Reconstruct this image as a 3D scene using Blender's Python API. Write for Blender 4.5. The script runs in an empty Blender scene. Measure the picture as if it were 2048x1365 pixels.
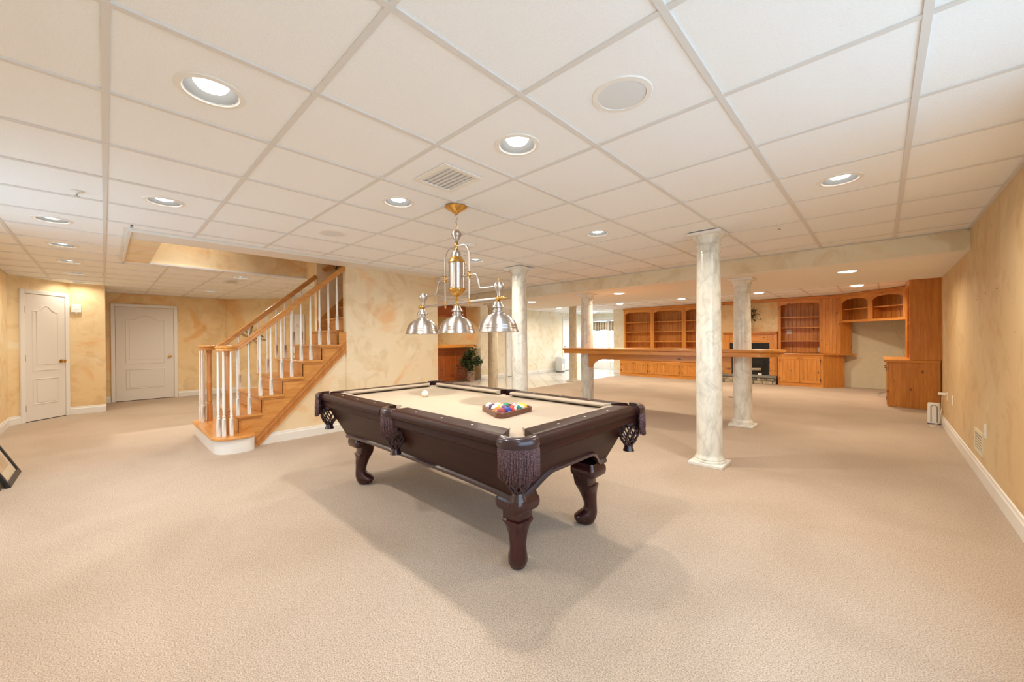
import bpy, bmesh, math, random
from mathutils import Vector, Matrix
random.seed(7)
PI = math.pi
scn = bpy.context.scene
COL = scn.collection

# ------------------------------------------------------------------ camera
CAM_H = 1.246
F_PX = 774.86
YAW, PIT, ROL = math.radians(43.52), math.radians(-0.2023), math.radians(-0.4433)
fw = Vector((-math.sin(YAW)*math.cos(PIT), math.cos(YAW)*math.cos(PIT), math.sin(PIT)))
r0 = Vector((math.cos(YAW), math.sin(YAW), 0)); u0 = r0.cross(fw)
rr = r0*math.cos(ROL) + u0*math.sin(ROL); uu = -r0*math.sin(ROL) + u0*math.cos(ROL)
cd = bpy.data.cameras.new('camera'); cam = bpy.data.objects.new('camera', cd); COL.objects.link(cam)
M = Matrix((( rr.x, uu.x, -fw.x, 0), (rr.y, uu.y, -fw.y, 0), (rr.z, uu.z, -fw.z, CAM_H), (0, 0, 0, 1)))
cam.matrix_world = M
cd.sensor_width = 36; cd.sensor_fit = 'HORIZONTAL'; cd.lens = F_PX*36/2048; cd.clip_start = 0.05; cd.clip_end = 200
scn.camera = cam

# ------------------------------------------------------------------ world, exposure
world = bpy.data.worlds.new('world'); scn.world = world; world.use_nodes = True
wb = world.node_tree.nodes['Background']; wb.inputs[0].default_value = (0.62, 0.80, 1.0, 1); wb.inputs[1].default_value = 6.0
cy_ = scn.cycles; cy_.max_bounces = 7; cy_.diffuse_bounces = 4; cy_.glossy_bounces = 2; cy_.transmission_bounces = 3; cy_.caustics_reflective = False; cy_.caustics_refractive = False
vs = scn.view_settings; vs.view_transform = 'Standard'; vs.look = 'None'; vs.gamma = 1; vs.exposure = 0.0; vs.use_curve_mapping = False
WARM = (1.0, 0.90, 0.755); AMBER = (1.0, 0.86, 0.66); NEUT = (1.0, 0.965, 0.93); COOLW = (0.97, 0.97, 1.0)
CAN_W = 12.5

CEIL = 2.285
T = 0.61
GX0, GY0 = 0.1159, 0.0117

# ------------------------------------------------------------------ materials
def nmat(name):
    m = bpy.data.materials.new(name); m.use_nodes = True
    nt = m.node_tree; b = nt.nodes['Principled BSDF']
    return m, nt, b
def N(nt, t, **kw):
    n = nt.nodes.new(t)
    for k, v in kw.items(): setattr(n, k, v)
    return n
def coords(nt, scale=(1,1,1), rot=(0,0,0), kind='Object'):
    tc = N(nt, 'ShaderNodeTexCoord'); mp = N(nt, 'ShaderNodeMapping')
    mp.inputs['Scale'].default_value = scale; mp.inputs['Rotation'].default_value = rot
    nt.links.new(tc.outputs[kind], mp.inputs[0]); return mp.outputs[0]
def noise(nt, vec, scale, detail=3, rough=.5, dist=0):
    n = N(nt, 'ShaderNodeTexNoise'); n.inputs['Scale'].default_value = scale; n.inputs['Detail'].default_value = detail
    n.inputs['Roughness'].default_value = rough; n.inputs['Distortion'].default_value = dist
    nt.links.new(vec, n.inputs['Vector']); return n.outputs[0]
def ramp(nt, fac, stops):
    r = N(nt, 'ShaderNodeValToRGB'); e = r.color_ramp.elements
    while len(e) > 1: e.remove(e[-1])
    e[0].position = stops[0][0]; e[0].color = (*stops[0][1], 1)
    for p, c in stops[1:]:
        q = e.new(p); q.color = (*c, 1)
    nt.links.new(fac, r.inputs[0]); return r.outputs[0]
def mix(nt, fac, a, b, mode='MIX'):
    m = N(nt, 'ShaderNodeMix', data_type='RGBA', blend_type=mode)
    for s, v in ((0, fac), (6, a), (7, b)):
        if hasattr(v, 'is_output'): nt.links.new(v, m.inputs[s])
        elif s == 0: m.inputs[0].default_value = v
        else: m.inputs[s].default_value = (*v, 1)
    return m.outputs[2]
def bump(nt, b, h, strength=.3, dist=.01):
    n = N(nt, 'ShaderNodeBump'); n.inputs['Strength'].default_value = strength; n.inputs['Distance'].default_value = dist
    nt.links.new(h, n.inputs['Height']); nt.links.new(n.outputs[0], b.inputs['Normal'])
def plain(name, c, rough=.5, metal=0, spec=None, noise_amt=0.0, coat=0):
    m, nt, b = nmat(name); b.inputs['Roughness'].default_value = rough; b.inputs['Metallic'].default_value = metal
    if spec is not None: b.inputs['Specular IOR Level'].default_value = spec
    if coat: b.inputs['Coat Weight'].default_value = coat; b.inputs['Coat Roughness'].default_value = .12
    if noise_amt:
        f = noise(nt, coords(nt), 14, 3)
        d = tuple(x*(1-noise_amt) for x in c); l = tuple(min(1, x*(1+noise_amt)) for x in c)
        nt.links.new(ramp(nt, f, [(.3, d), (.7, l)]), b.inputs['Base Color'])
    else: b.inputs['Base Color'].default_value = (*c, 1)
    return m
def emit(name, c, s):
    m, nt, b = nmat(name); b.inputs['Base Color'].default_value = (*c, 1)
    b.inputs['Emission Color'].default_value = (*c, 1); b.inputs['Emission Strength'].default_value = s; return m

def m_carpet():
    m, nt, b = nmat('carpet'); v = coords(nt)
    f1 = noise(nt, v, 170, 3, .75); f2 = noise(nt, v, 1.1, 3, .5, .6); f3 = noise(nt, v, 40, 2)
    c1 = ramp(nt, f1, [(.36, (.31, .232, .168)), (.5, (.54, .422, .322)), (.64, (.71, .575, .45))])
    c2 = ramp(nt, f2, [(.35, (.89, .87, .845)), (.6, (1, 1, 1))])
    c = mix(nt, 1, c1, c2, 'MULTIPLY')
    c3 = ramp(nt, f3, [(.3, (.93, .93, .93)), (.7, (1, 1, 1))])
    nt.links.new(mix(nt, 1, c, c3, 'MULTIPLY'), b.inputs['Base Color'])
    b.inputs['Roughness'].default_value = .95; b.inputs['Specular IOR Level'].default_value = .1
    b.inputs['Sheen Weight'].default_value = .15
    bump(nt, b, f1, .6, .006); return m
def m_wall(name, base, light, dark, scale=1.0):
    m, nt, b = nmat(name); v = coords(nt)
    f1 = noise(nt, v, 1.1*scale, 3, .6, 1.6); f2 = noise(nt, v, 3.2*scale, 3, .65, .8); f3 = noise(nt, v, .55*scale, 1, .5)
    c = ramp(nt, f1, [(.30, dark), (.46, base), (.60, base), (.74, light)])
    c2 = ramp(nt, f2, [(.36, (.90, .86, .78)), (.5, (1, 1, 1)), (.68, (1.0, 1.0, .98))])
    c3 = ramp(nt, f3, [(.35, (.93, .85, .74)), (.6, (1, 1, 1))])
    nt.links.new(mix(nt, 1, mix(nt, 1, c, c2, 'MULTIPLY'), c3, 'MULTIPLY'), b.inputs['Base Color'])
    b.inputs['Roughness'].default_value = .6; return m
def m_marble(name, base=(.82, .815, .745), vein=(.40, .42, .36), blush=(.82, .68, .56)):
    m, nt, b = nmat(name); v = coords(nt, (1, 1, .62))
    d = noise(nt, v, 3.0, 4, .6, 1.0)
    vm = N(nt, 'ShaderNodeVectorMath', operation='ADD')
    sc = N(nt, 'ShaderNodeVectorMath', operation='SCALE'); sc.inputs['Scale'].default_value = .45
    cmb = N(nt, 'ShaderNodeCombineXYZ'); nt.links.new(d, cmb.inputs[0]); nt.links.new(d, cmb.inputs[2])
    nt.links.new(cmb.outputs[0], sc.inputs[0]); nt.links.new(v, vm.inputs[0]); nt.links.new(sc.outputs[0], vm.inputs[1])
    vo = N(nt, 'ShaderNodeTexVoronoi', feature='DISTANCE_TO_EDGE'); vo.inputs['Scale'].default_value = 4.6
    nt.links.new(vm.outputs[0], vo.inputs['Vector'])
    veins = ramp(nt, vo.outputs['Distance'], [(0, (.36, .36, .36)), (.02, (.16, .16, .16)), (.08, (0, 0, 0))])
    f2 = noise(nt, v, 5.5, 5, .65, 1.5); f3 = noise(nt, v, 2.2, 3, .5, .8)
    cloud = ramp(nt, f2, [(.3, tuple(x*.74 for x in base)), (.5, base), (.75, tuple(min(1, x*1.07) for x in base))])
    c = mix(nt, ramp(nt, f3, [(.52, (0, 0, 0)), (.72, (.55, .55, .55))]), cloud, blush)
    nt.links.new(mix(nt, veins, c, vein), b.inputs['Base Color'])
    b.inputs['Roughness'].default_value = .22; b.inputs['Coat Weight'].default_value = .3; return m
def m_wood(name, c_light, c_dark, axis='z', knots=True, rough=.32, scale=1.0, grooves=None, coat=.25, spec=.5):
    m, nt, b = nmat(name)
    s = {'x': (1.3, 16, 16), 'y': (16, 1.3, 16), 'z': (16, 16, 1.3)}[axis]
    v = coords(nt, tuple(q*scale for q in s)); f = noise(nt, v, 1.6, 5, .62, .6)
    oi = N(nt, 'ShaderNodeObjectInfo')
    c = ramp(nt, f, [(.28, c_dark), (.5, tuple((a+q)/2 for a, q in zip(c_light, c_dark))), (.68, c_light)])
    rv = ramp(nt, oi.outputs['Random'], [(0, (.86, .84, .80)), (1, (1.0, 1.0, 1.0))])
    c = mix(nt, 1, c, rv, 'MULTIPLY')
    if knots:
        ks = {'x': (2.6, 5.0, 5.0), 'y': (5.0, 2.6, 5.0), 'z': (5.0, 5.0, 2.6)}[axis]
        vo = N(nt, 'ShaderNodeTexVoronoi'); vo.inputs['Scale'].default_value = 1.5
        nt.links.new(coords(nt, ks), vo.inputs['Vector'])
        k = ramp(nt, vo.outputs['Distance'], [(.0, (.9, .9, .9)), (.09, (.75, .75, .75)), (.14, (0, 0, 0))])
        c = mix(nt, k, c, (.12, .035, .008))
    if grooves:                                        # fine bead grooves too small to build
        ax, per = grooves
        w = N(nt, 'ShaderNodeTexWave', wave_type='BANDS', bands_direction=ax); w.inputs['Scale'].default_value = 2*PI/per/20
        w.inputs['Distortion'].default_value = 0; nt.links.new(coords(nt), w.inputs['Vector'])
        bump(nt, b, ramp(nt, w.outputs['Fac'], [(0, (0, 0, 0)), (.12, (1, 1, 1))]), .8, .01)
    nt.links.new(c, b.inputs['Base Color']); b.inputs['Roughness'].default_value = rough; b.inputs['Specular IOR Level'].default_value = spec
    b.inputs['Coat Weight'].default_value = coat; b.inputs['Coat Roughness'].default_value = .2; return m
def m_fringe():
    m, nt, b = nmat('fringe'); f = noise(nt, coords(nt, (1, 1, .45)), 420, 2, .6)
    nt.links.new(ramp(nt, f, [(.38, (.018, .006, .009)), (.52, (.085, .034, .038)), (.66, (.30, .17, .165))]), b.inputs['Base Color'])
    b.inputs['Roughness'].default_value = .7; bump(nt, b, f, .6, .003); return m
def m_tilefl():
    m, nt, b = nmat('floor_tile'); v = coords(nt); oi = N(nt, 'ShaderNodeObjectInfo')
    f = noise(nt, v, 5, 4, .6, .5)
    c = ramp(nt, f, [(.3, (.62, .57, .49)), (.7, (.74, .70, .63))])
    nt.links.new(mix(nt, 1, c, ramp(nt, oi.outputs['Random'], [(0, (.92, .92, .92)), (1, (1, 1, 1))]), 'MULTIPLY'), b.inputs['Base Color'])
    b.inputs['Roughness'].default_value = .18; return m
def m_ceiltile():
    m, nt, b = nmat('ceiling_tile'); v = coords(nt)
    f = noise(nt, v, 130, 3, .7); f2 = noise(nt, v, 300, 2, .6)
    nt.links.new(ramp(nt, f, [(.3, (.89, .905, .925)), (.6, (.94, .95, .965))]), b.inputs['Base Color'])
    b.inputs['Roughness'].default_value = .95; b.inputs['Specular IOR Level'].default_value = .15
    bump(nt, b, f, .45, .004); return m
def m_nickel():
    m, nt, b = nmat('brushed_nickel'); v = coords(nt, (1, 1, 90)); f = noise(nt, v, 6, 2)
    nt.links.new(ramp(nt, f, [(.3, (.47, .43, .40)), (.7, (.56, .52, .49))]), b.inputs['Base Color'])
    b.inputs['Metallic'].default_value = 1; b.inputs['Roughness'].default_value = .36; b.inputs['Anisotropic'].default_value = .8; b.inputs['Anisotropic Rotation'].default_value = .25
    tg = N(nt, 'ShaderNodeTangent', direction_type='RADIAL', axis='Z'); nt.links.new(tg.outputs[0], b.inputs['Tangent']); return m
def m_ball(name, col, stripe):
    m, nt, b = nmat(name); tc = N(nt, 'ShaderNodeTexCoord'); sx = N(nt, 'ShaderNodeSeparateXYZ')
    nt.links.new(tc.outputs['Object'], sx.inputs[0])
    def gt(sock, val, op='GREATER_THAN'):
        q = N(nt, 'ShaderNodeMath', operation=op); nt.links.new(sock, q.inputs[0]); q.inputs[1].default_value = val; return q.outputs[0]
    white = (.86, .80, .66)
    spot = gt(sx.outputs[1], -.0255, 'LESS_THAN')
    if stripe:
        ab = N(nt, 'ShaderNodeMath', operation='ABSOLUTE'); nt.links.new(sx.outputs[2], ab.inputs[0])
        c = mix(nt, gt(ab.outputs[0], .015), col, white)
    else: c = mix(nt, 0.0, col, col)
    nt.links.new(mix(nt, spot, c, white), b.inputs['Base Color']); b.inputs['Roughness'].default_value = .12; return m

MT = {}
MT['carpet'] = m_carpet()
MT['wall'] = m_wall('wall_paint', (.90, .725, .445), (.93, .84, .62), (.85, .53, .235))
MT['wall_pale'] = m_wall('wall_paint_pale', (.90, .77, .55), (.93, .86, .69), (.87, .57, .30))
MT['wall_far'] = m_wall('wall_paint_far', (.89, .85, .71), (.92, .89, .78), (.85, .75, .56))
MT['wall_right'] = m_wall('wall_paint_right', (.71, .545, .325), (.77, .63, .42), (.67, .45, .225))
MT['wall_alcove'] = plain('alcove_paint', (.74, .67, .50), .8, noise_amt=.03)
MT['trim'] = plain('white_trim', (.84, .82, .78), .35)
MT['door'] = plain('door_paint', (.80, .76, .70), .4)
MT['drywall'] = plain('drywall', (.90, .86, .79), .85, noise_amt=.01)
MT['grid'] = plain('ceiling_grid', (.74, .72, .70), .5)
MT['tile'] = m_ceiltile()
MT['marble'] = m_marble('marble')
MT['marble_warm'] = m_marble('marble_warm', (.70, .62, .47), (.48, .40, .28), (.72, .52, .34))
MT['pine'] = m_wood('pine', (.80, .36, .075), (.60, .205, .03), 'z')
MT['pine_x'] = m_wood('pine_x', (.82, .37, .075), (.62, .215, .032), 'x')
MT['pine_y'] = m_wood('pine_y', (.80, .36, .075), (.60, .205, .03), 'y')
MT['pine_bead'] = m_wood('pine_bead', (.80, .36, .075), (.60, .205, .03), 'z', grooves=('X', .09))
MT['pine_red'] = m_wood('pine_red', (.50, .135, .028), (.32, .07, .012), 'z')
MT['pine_red_y'] = m_wood('pine_red_y', (.50, .135, .028), (.32, .07, .012), 'y')
MT['oak'] = m_wood('oak', (.80, .39, .105), (.60, .235, .045), 'x', knots=False, rough=.3)
MT['oak_y'] = m_wood('oak_y', (.78, .38, .11), (.58, .225, .045), 'y', knots=False, rough=.3)
MT['oak_z'] = m_wood('oak_z', (.70, .31, .09), (.48, .17, .035), 'z', knots=False, rough=.3)
MT['espresso'] = m_wood('espresso', (.042, .0105, .0065), (.019, .005, .0035), 'x', knots=False, rough=.42, coat=0, spec=.22)
MT['espresso_y'] = m_wood('espresso_y', (.042, .0105, .0065), (.019, .005, .0035), 'y', knots=False, rough=.42, coat=0, spec=.22)
MT['mahogany'] = m_wood('mahogany', (.055, .012, .012), (.028, .007, .008), 'z', knots=False, rough=.25, coat=.1)
MT['rack'] = m_wood('rack_wood', (.16, .05, .02), (.10, .028, .01), 'x', knots=False, rough=.3)
MT['felt'] = plain('felt', (.47, .385, .295), .95, spec=.1, noise_amt=.02)
MT['leather'] = plain('pocket_leather', (.030, .012, .016), .3, coat=.3)
MT['net'] = plain('pocket_net', (.045, .018, .022), .45)
MT['fringe'] = m_fringe()
MT['sight'] = plain('pearl_sight', (.85, .80, .70), .3)
MT['nickel'] = m_nickel()
MT['brass'] = plain('brass', (.66, .40, .12), .22, 1)
MT['hinge'] = plain('hinge_metal', (.30, .20, .10), .4, .8)
MT['black'] = plain('black', (.012, .012, .012), .35)
MT['iron'] = plain('wrought_iron', (.06, .04, .03), .5, .4)
MT['dark'] = plain('dark_gap', (.02, .012, .01), .9)
MT['bulb'] = emit('bulb', (1, .95, .88), 12); MT['bulb'].cycles.emission_sampling = 'NONE'
MT['baffle'] = plain('can_baffle', (.085, .085, .083), .45, spec=.2)
MT['grey'] = plain('grey_plastic', (.42, .42, .41), .45)
MT['ring'] = plain('can_ring', (.86, .84, .80), .4)
MT['plastic'] = plain('white_plastic', (.85, .84, .80), .4)
MT['grille'] = plain('speaker_grille', (.74, .76, .78), .7)
MT['slate'] = plain('hearth_slate', (.22, .21, .19), .6, noise_amt=.2)
MT['stone_a'] = plain('hearth_stone_a', (.22, .19, .15), .8, noise_amt=.3)
MT['stone_b'] = plain('hearth_stone_b', (.42, .35, .25), .8, noise_amt=.3)
MT['stone_c'] = plain('hearth_stone_c', (.12, .115, .11), .8, noise_amt=.3)
MT['mortar'] = plain('mortar', (.17, .15, .13), .9)
MT['leaf'] = plain('leaf', (.035, .075, .025), .5, noise_amt=.5)
MT['leaf2'] = plain('dry_leaf', (.055, .06, .03), .6, noise_amt=.5)
MT['pot'] = plain('woven_pot', (.33, .22, .16), .7, noise_amt=.4)
MT['ftile'] = m_tilefl()
MT['grout'] = plain('grout', (.25, .21, .17), .9)
MT['cord'] = plain('cord', (.55, .50, .42), .5)
MT['purple'] = plain('purple_plastic', (.10, .07, .14), .4)
MT['curtain'] = None
MT['glass'] = None
m, nt, b = nmat('window_glass')
tr = N(nt, 'ShaderNodeBsdfTransparent'); gl = N(nt, 'ShaderNodeBsdfGlossy'); gl.inputs['Roughness'].default_value = .02; ms = N(nt, 'ShaderNodeMixShader'); ms.inputs[0].default_value = .07
tr.inputs[0].default_value = (.96, .985, .99, 1); nt.links.new(tr.outputs[0], ms.inputs[1]); nt.links.new(gl.outputs[0], ms.inputs[2]); nt.links.new(ms.outputs[0], nt.nodes['Material Output'].inputs[0]); MT['glass'] = m
m, nt, b = nmat('curtain_stripe')
w = N(nt, 'ShaderNodeTexWave', wave_type='BANDS', bands_direction='X'); w.inputs['Scale'].default_value = 2.6; nt.links.new(coords(nt), w.inputs['Vector'])
nt.links.new(ramp(nt, w.outputs['Fac'], [(.2, (.34, .24, .14)), (.5, (.62, .50, .36)), (.8, (.72, .64, .50))]), b.inputs['Base Color']); b.inputs['Roughness'].default_value = .9; MT['curtain'] = m
m, nt, b = nmat('framed_print')
f = noise(nt, coords(nt), 6, 4); nt.links.new(ramp(nt, f, [(.3, (.42, .27, .15)), (.6, (.60, .45, .28))]), b.inputs['Base Color']); b.inputs['Roughness'].default_value = .12; MT['print'] = m
MT['mat_board'] = plain('mat_board', (.66, .55, .40), .5)
MT['frame_wood'] = plain('frame_wood', (.09, .045, .022), .35)

# ------------------------------------------------------------------ mesh helpers
class MB:
    def __init__(s): s.v = []; s.f = []
    def add(s, vs, fs):
        o = len(s.v); s.v += [tuple(p) for p in vs]; s.f += [tuple(i+o for i in f) for f in fs]; return s
    def box(s, x0, y0, z0, x1, y1, z1):
        x0, x1 = min(x0, x1), max(x0, x1); y0, y1 = min(y0, y1), max(y0, y1); z0, z1 = min(z0, z1), max(z0, z1)
        return s.add([(x0,y0,z0),(x1,y0,z0),(x1,y1,z0),(x0,y1,z0),(x0,y0,z1),(x1,y0,z1),(x1,y1,z1),(x0,y1,z1)],
                     [(0,3,2,1),(4,5,6,7),(0,1,5,4),(1,2,6,5),(2,3,7,6),(3,0,4,7)])
    def hexa(s, b, t):                       # 4 bottom pts, 4 top pts
        return s.add(list(b)+list(t), [(3,2,1,0),(4,5,6,7),(0,1,5,4),(1,2,6,5),(2,3,7,6),(3,0,4,7)])
    def prism(s, pts, vec):                  # pts 3D loop, extruded by vec
        n = len(pts); V = Vector(vec); a = [Vector(p) for p in pts]
        return s.add(a+[p+V for p in a], [tuple(range(n-1,-1,-1)), tuple(range(n,2*n))]+[(i,(i+1)%n,(i+1)%n+n,i+n) for i in range(n)])
    def loft(s, rings, cap=True, closed=False):
        n = len(rings[0]); k = len(rings); vs = [p for r in rings for p in r]; fs = []
        for j in range(k if closed else k-1):
            a, b2 = j*n, ((j+1) % k)*n
            for i in range(n): fs.append((a+i, a+(i+1) % n, b2+(i+1) % n, b2+i))
        if cap and not closed: fs += [tuple(range(n-1,-1,-1)), tuple(range((k-1)*n, k*n))]
        return s.add(vs, fs)
    def lathe(s, prof, c=(0,0,0), n=20, cap=True):
        rings = [[(c[0]+r*math.cos(2*PI*i/n), c[1]+r*math.sin(2*PI*i/n), c[2]+z) for i in range(n)] for r, z in prof]
        return s.loft(rings, cap)
    def tube(s, path, r, n=8, closed=False, cap=True):
        P = [Vector(p) for p in path]; k = len(P); R = r if isinstance(r, (list, tuple)) else [r]*k
        rings = []; prev = None
        for i in range(k):
            a = P[i-1] if (i > 0 or closed) else P[i]; b2 = P[(i+1) % k] if (i < k-1 or closed) else P[i]
            t = (b2-a).normalized()
            if prev is None:
                h = Vector((0,0,1)) if abs(t.z) < .9 else Vector((1,0,0)); nn = (h-t*h.dot(t)).normalized()
            else: nn = (prev-t*prev.dot(t)).normalized()
            prev = nn; bb = t.cross(nn)
            rings.append([P[i]+(nn*math.cos(2*PI*j/n)+bb*math.sin(2*PI*j/n))*R[i] for j in range(n)])
        return s.loft(rings, cap, closed)
    def sweep(s, path, prof, up=(0,0,1), cap=True, closed=False):   # prof: list of (side, up)
        P = [Vector(p) for p in path]; k = len(P); rings = []
        for i in range(k):
            a = P[i-1] if (i > 0 or closed) else P[i]; b2 = P[(i+1) % k] if (i < k-1 or closed) else P[i]
            t = (b2-a).normalized(); sd = t.cross(Vector(up)).normalized(); u = sd.cross(t).normalized()
            rings.append([P[i]+sd*x+u*z for x, z in prof])
        return s.loft(rings, cap, closed)
    def sphere(s, c, r, nu=16, nv=10, sz=1):
        pr = [(max(1e-4, r*math.sin(PI*j/nv)), -r*math.cos(PI*j/nv)*sz) for j in range(nv+1)]
        return s.lathe(pr, c, nu)
    def mesh(s, name, m, smooth=False, ang=.7):
        me = bpy.data.meshes.new(name); me.from_pydata(s.v, [], s.f); bm = bmesh.new(); bm.from_mesh(me)
        bmesh.ops.remove_doubles(bm, verts=bm.verts, dist=1e-6)
        bmesh.ops.recalc_face_normals(bm, faces=bm.faces)
        if smooth:
            for f in bm.faces: f.smooth = True
            for e in bm.edges:
                if len(e.link_faces) == 2 and e.calc_face_angle(0) > ang: e.smooth = False
        bm.to_mesh(me); bm.free(); me.materials.append(MT[m] if isinstance(m, str) else m); return me
    def build(s, name, m, parent=None, smooth=False, bevel=0, loc=None, rotz=None, seg=2, ang=.7):
        o = bpy.data.objects.new(name, s.mesh(name, m, smooth, ang)); COL.objects.link(o)
        if parent: o.parent = parent
        if loc is not None: o.location = loc
        if rotz is not None: o.rotation_euler = (0, 0, rotz)
        if bevel:
            md = o.modifiers.new('bevel', 'BEVEL'); md.width = bevel; md.segments = seg; md.limit_method = 'ANGLE'; md.angle_limit = .6
        return o
def B(*a): return MB().box(*a)
def tag(o, label, cat, group=None):
    o['label'] = label; o['category'] = cat
    if group: o['group'] = group
    return o
def thing(name, label, cat, loc=(0,0,0), rotz=0, group=None):
    o = bpy.data.objects.new(name, None); COL.objects.link(o); o.empty_display_size = .1
    o.location = loc; o.rotation_euler = (0, 0, rotz); return tag(o, label, cat, group)
def struct(o, label=None):
    o['kind'] = 'structure'
    if label: o['label'] = label
    return o
def dup(o, parent=None, loc=None, rotz=None, label=None):
    c = o.copy(); COL.objects.link(c)
    if parent is not None: c.parent = parent
    if loc is not None: c.location = loc
    if rotz is not None: c.rotation_euler = (0, 0, rotz)
    if label: c['label'] = label
    for ch in list(o.children): dup(ch, c)
    return c
def arc(cx, cy, r, a0, a1, n):
    return [(cx+r*math.cos(a0+(a1-a0)*i/n), cy+r*math.sin(a0+(a1-a0)*i/n)) for i in range(n+1)]
def rrect(w, h, r, n=4):                       # rounded rectangle outline about the origin
    p = []
    for sx, sy, a in ((1,1,0),(-1,1,PI/2),(-1,-1,PI),(1,-1,1.5*PI)):
        p += arc(sx*(w/2-r), sy*(h/2-r), r, a, a+PI/2, n)
    return p
def lineloc(p, q): return Vector(q)-Vector(p)

# ================================================================== STRUCTURE
WH = 2.44                                   # walls run up past the hung ceiling
XR, XR2, YB = 0.64, 0.75, -1.0
XH = -11.6                                  # hall wall with the wide door
XC = -5.40                                  # near face of the stair core
YC = 3.77                                   # end of the stair core
def wall(name, x0, y0, x1, y1, th, m, z0=0, z1=WH):
    """wall whose visible face runs from (x0,y0) to (x1,y1); thickness goes to the left of that direction"""
    d = Vector((x1-x0, y1-y0, 0)).normalized(); nrm = Vector((-d.y, d.x, 0))*th
    a = Vector((x0, y0, z0)); b2 = Vector((x1, y1, z0))
    o = MB().hexa([a, b2, b2+nrm, a+nrm], [p+Vector((0,0,z1-z0)) for p in (a, b2, b2+nrm, a+nrm)]).build(name, m)
    return struct(o)
BBP = [(0, 0), (.016, 0), (.016, .095), (.010, .105), (.008, .125), (0, .13)]
def baseboard(name, x0, y0, x1, y1, h=.13):
    d = Vector((x1-x0, y1-y0, 0)).normalized(); nrm = Vector((d.y, -d.x, 0))       # to the right: into the room
    a = Vector((x0, y0, 0)); b2 = Vector((x1, y1, 0)); k = h/.13
    r = lambda p: [p+nrm*q+Vector((0,0,z*k)) for q, z in BBP]
    o = MB().loft([r(a), r(b2)]).build(name, 'trim'); return struct(o)

# floor: carpet, and diagonal tile beyond
o = B(-12.6, -1.4, -.06, 1.0, 14.6, -.02).build('floor', 'grout'); struct(o)
TXE, TYS = -6.47, 4.6                        # carpet edge
cm = MB(); cm.box(TXE, -1.3, -.02, .9, 13.0, 0); cm.box(-12.4, -1.3, -.02, TXE, TYS, 0)
struct(o, None); cp = cm.build('carpet', 'carpet', o)
def clip(poly, ax, val, keep_less):
    out = []
    for i in range(len(poly)):
        a, b2 = poly[i], poly[(i+1) % len(poly)]
        ia = (a[ax] <= val) == keep_less; ib = (b2[ax] <= val) == keep_less
        if ia: out.append(a)
        if ia != ib:
            t = (val-a[ax])/(b2[ax]-a[ax]); out.append((a[0]+t*(b2[0]-a[0]), a[1]+t*(b2[1]-a[1])))
    return out
S = .385; U = Vector((1, -1))/math.sqrt(2); V2 = Vector((1, 1))/math.sqrt(2); O = Vector((-6.46, 7.7))
full = MB().prism([(U*a+V2*c).to_3d() for a, c in ((.003,.003),(S-.003,.003),(S-.003,S-.003),(.003,S-.003))], (0,0,.016)).mesh('tile', 'ftile')
for i in range(-45, 45):
    for j in range(-45, 45):
        p0 = O+U*(i*S)+V2*(j*S)
        poly = [tuple(p0+U*a+V2*c) for a, c in ((.003,.003),(S-.003,.003),(S-.003,S-.003),(.003,S-.003))]
        n0 = len(poly); q = clip(poly, 0, TXE, True)
        if q: q = clip(q, 0, -9.1, False)
        if q: q = clip(q, 1, TYS, False)
        if q: q = clip(q, 1, 14.25, True)
        if len(q) < 3: continue
        if q == poly:
            t = bpy.data.objects.new('tile', full); COL.objects.link(t); t.location = (p0.x, p0.y, -.02); t.parent = o
        else:
            ar = abs(sum(q[k][0]*q[(k+1) % len(q)][1]-q[(k+1) % len(q)][0]*q[k][1] for k in range(len(q))))/2
            if ar > .004: MB().prism([(x, y, -.02) for x, y in q], (0,0,.016)).build('tile', 'ftile', o)
# alcove floor behind the pine bar stays plain grout-coloured slab

# walls (face direction keeps the room on the right-hand side)
WY0, WY1, WZ0, WZ1 = -.55, 2.55, .55, 2.12      # added unseen window in the right wall, daylight for the near ceiling
wr = wall('wall_right', XR, 8.06, XR, WY1, .2, 'wall_right'); wall('wall_right_near', XR, WY0, XR, YB, .2, 'wall_right')
wall('wall_right_sill', XR, WY1, XR, WY0, .2, 'wall_right', 0, WZ0); wall('wall_right_head', XR, WY1, XR, WY0, .2, 'wall_right', WZ1, WH)
w2 = bpy.data.objects.new('added_window_right', None); COL.objects.link(w2); struct(w2)
for k in range(4):
    a = WY0+k*(WY1-WY0-.06)/3; B(XR+.06, a, WZ0, XR+.12, a+.06, WZ1).build('window_frame', 'trim', w2)
for a in (WZ0, WZ1-.06): B(XR+.065, WY0+.06, a, XR+.115, WY1-.06, a+.06).build('window_frame', 'trim', w2)
B(XR-.05, WY0-.08, WZ0-.03, XR, WY1+.08, WZ0).build('window_sill', 'trim', w2)
for k in range(3): B(XR+.088, WY0+.06+k*(WY1-WY0-.06)/3, WZ0+.06, XR+.092, WY0+(k+1)*(WY1-WY0-.06)/3, WZ1-.06).build('pane', 'glass', w2)
struct(B(XR+.2, -10, -.3, 14, 14, -.2).build('ground_yard', plain('pale_paving', (.72, .72, .70), .9, noise_amt=.04)))  # unseen ground outside the added window, bounces sky light up to the ceiling
for x, z in ((4.62, 1.60), (4.75, 1.615), (5.05, 1.60), (5.45, 1.575), (4.10, 1.27)):
    MB().lathe([(.004, 0), (.004, .003)], n=6).build('screw_hole', 'dark', wr, loc=(XR-.002, x, z))
wall('wall_right_far', XR2, 13.0, XR2, 8.06, .1, 'wall')
VX0, VX1 = -5.5, -3.4                        # second added unseen window, in the back wall, to brighten the ceiling
wall('wall_back', VX0, YB, -9.54, YB, .15, 'wall'); wall('wall_back_corner', XR, YB, VX1, YB, .15, 'wall')
WZ0 = .70; WZ1 = 2.0
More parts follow.
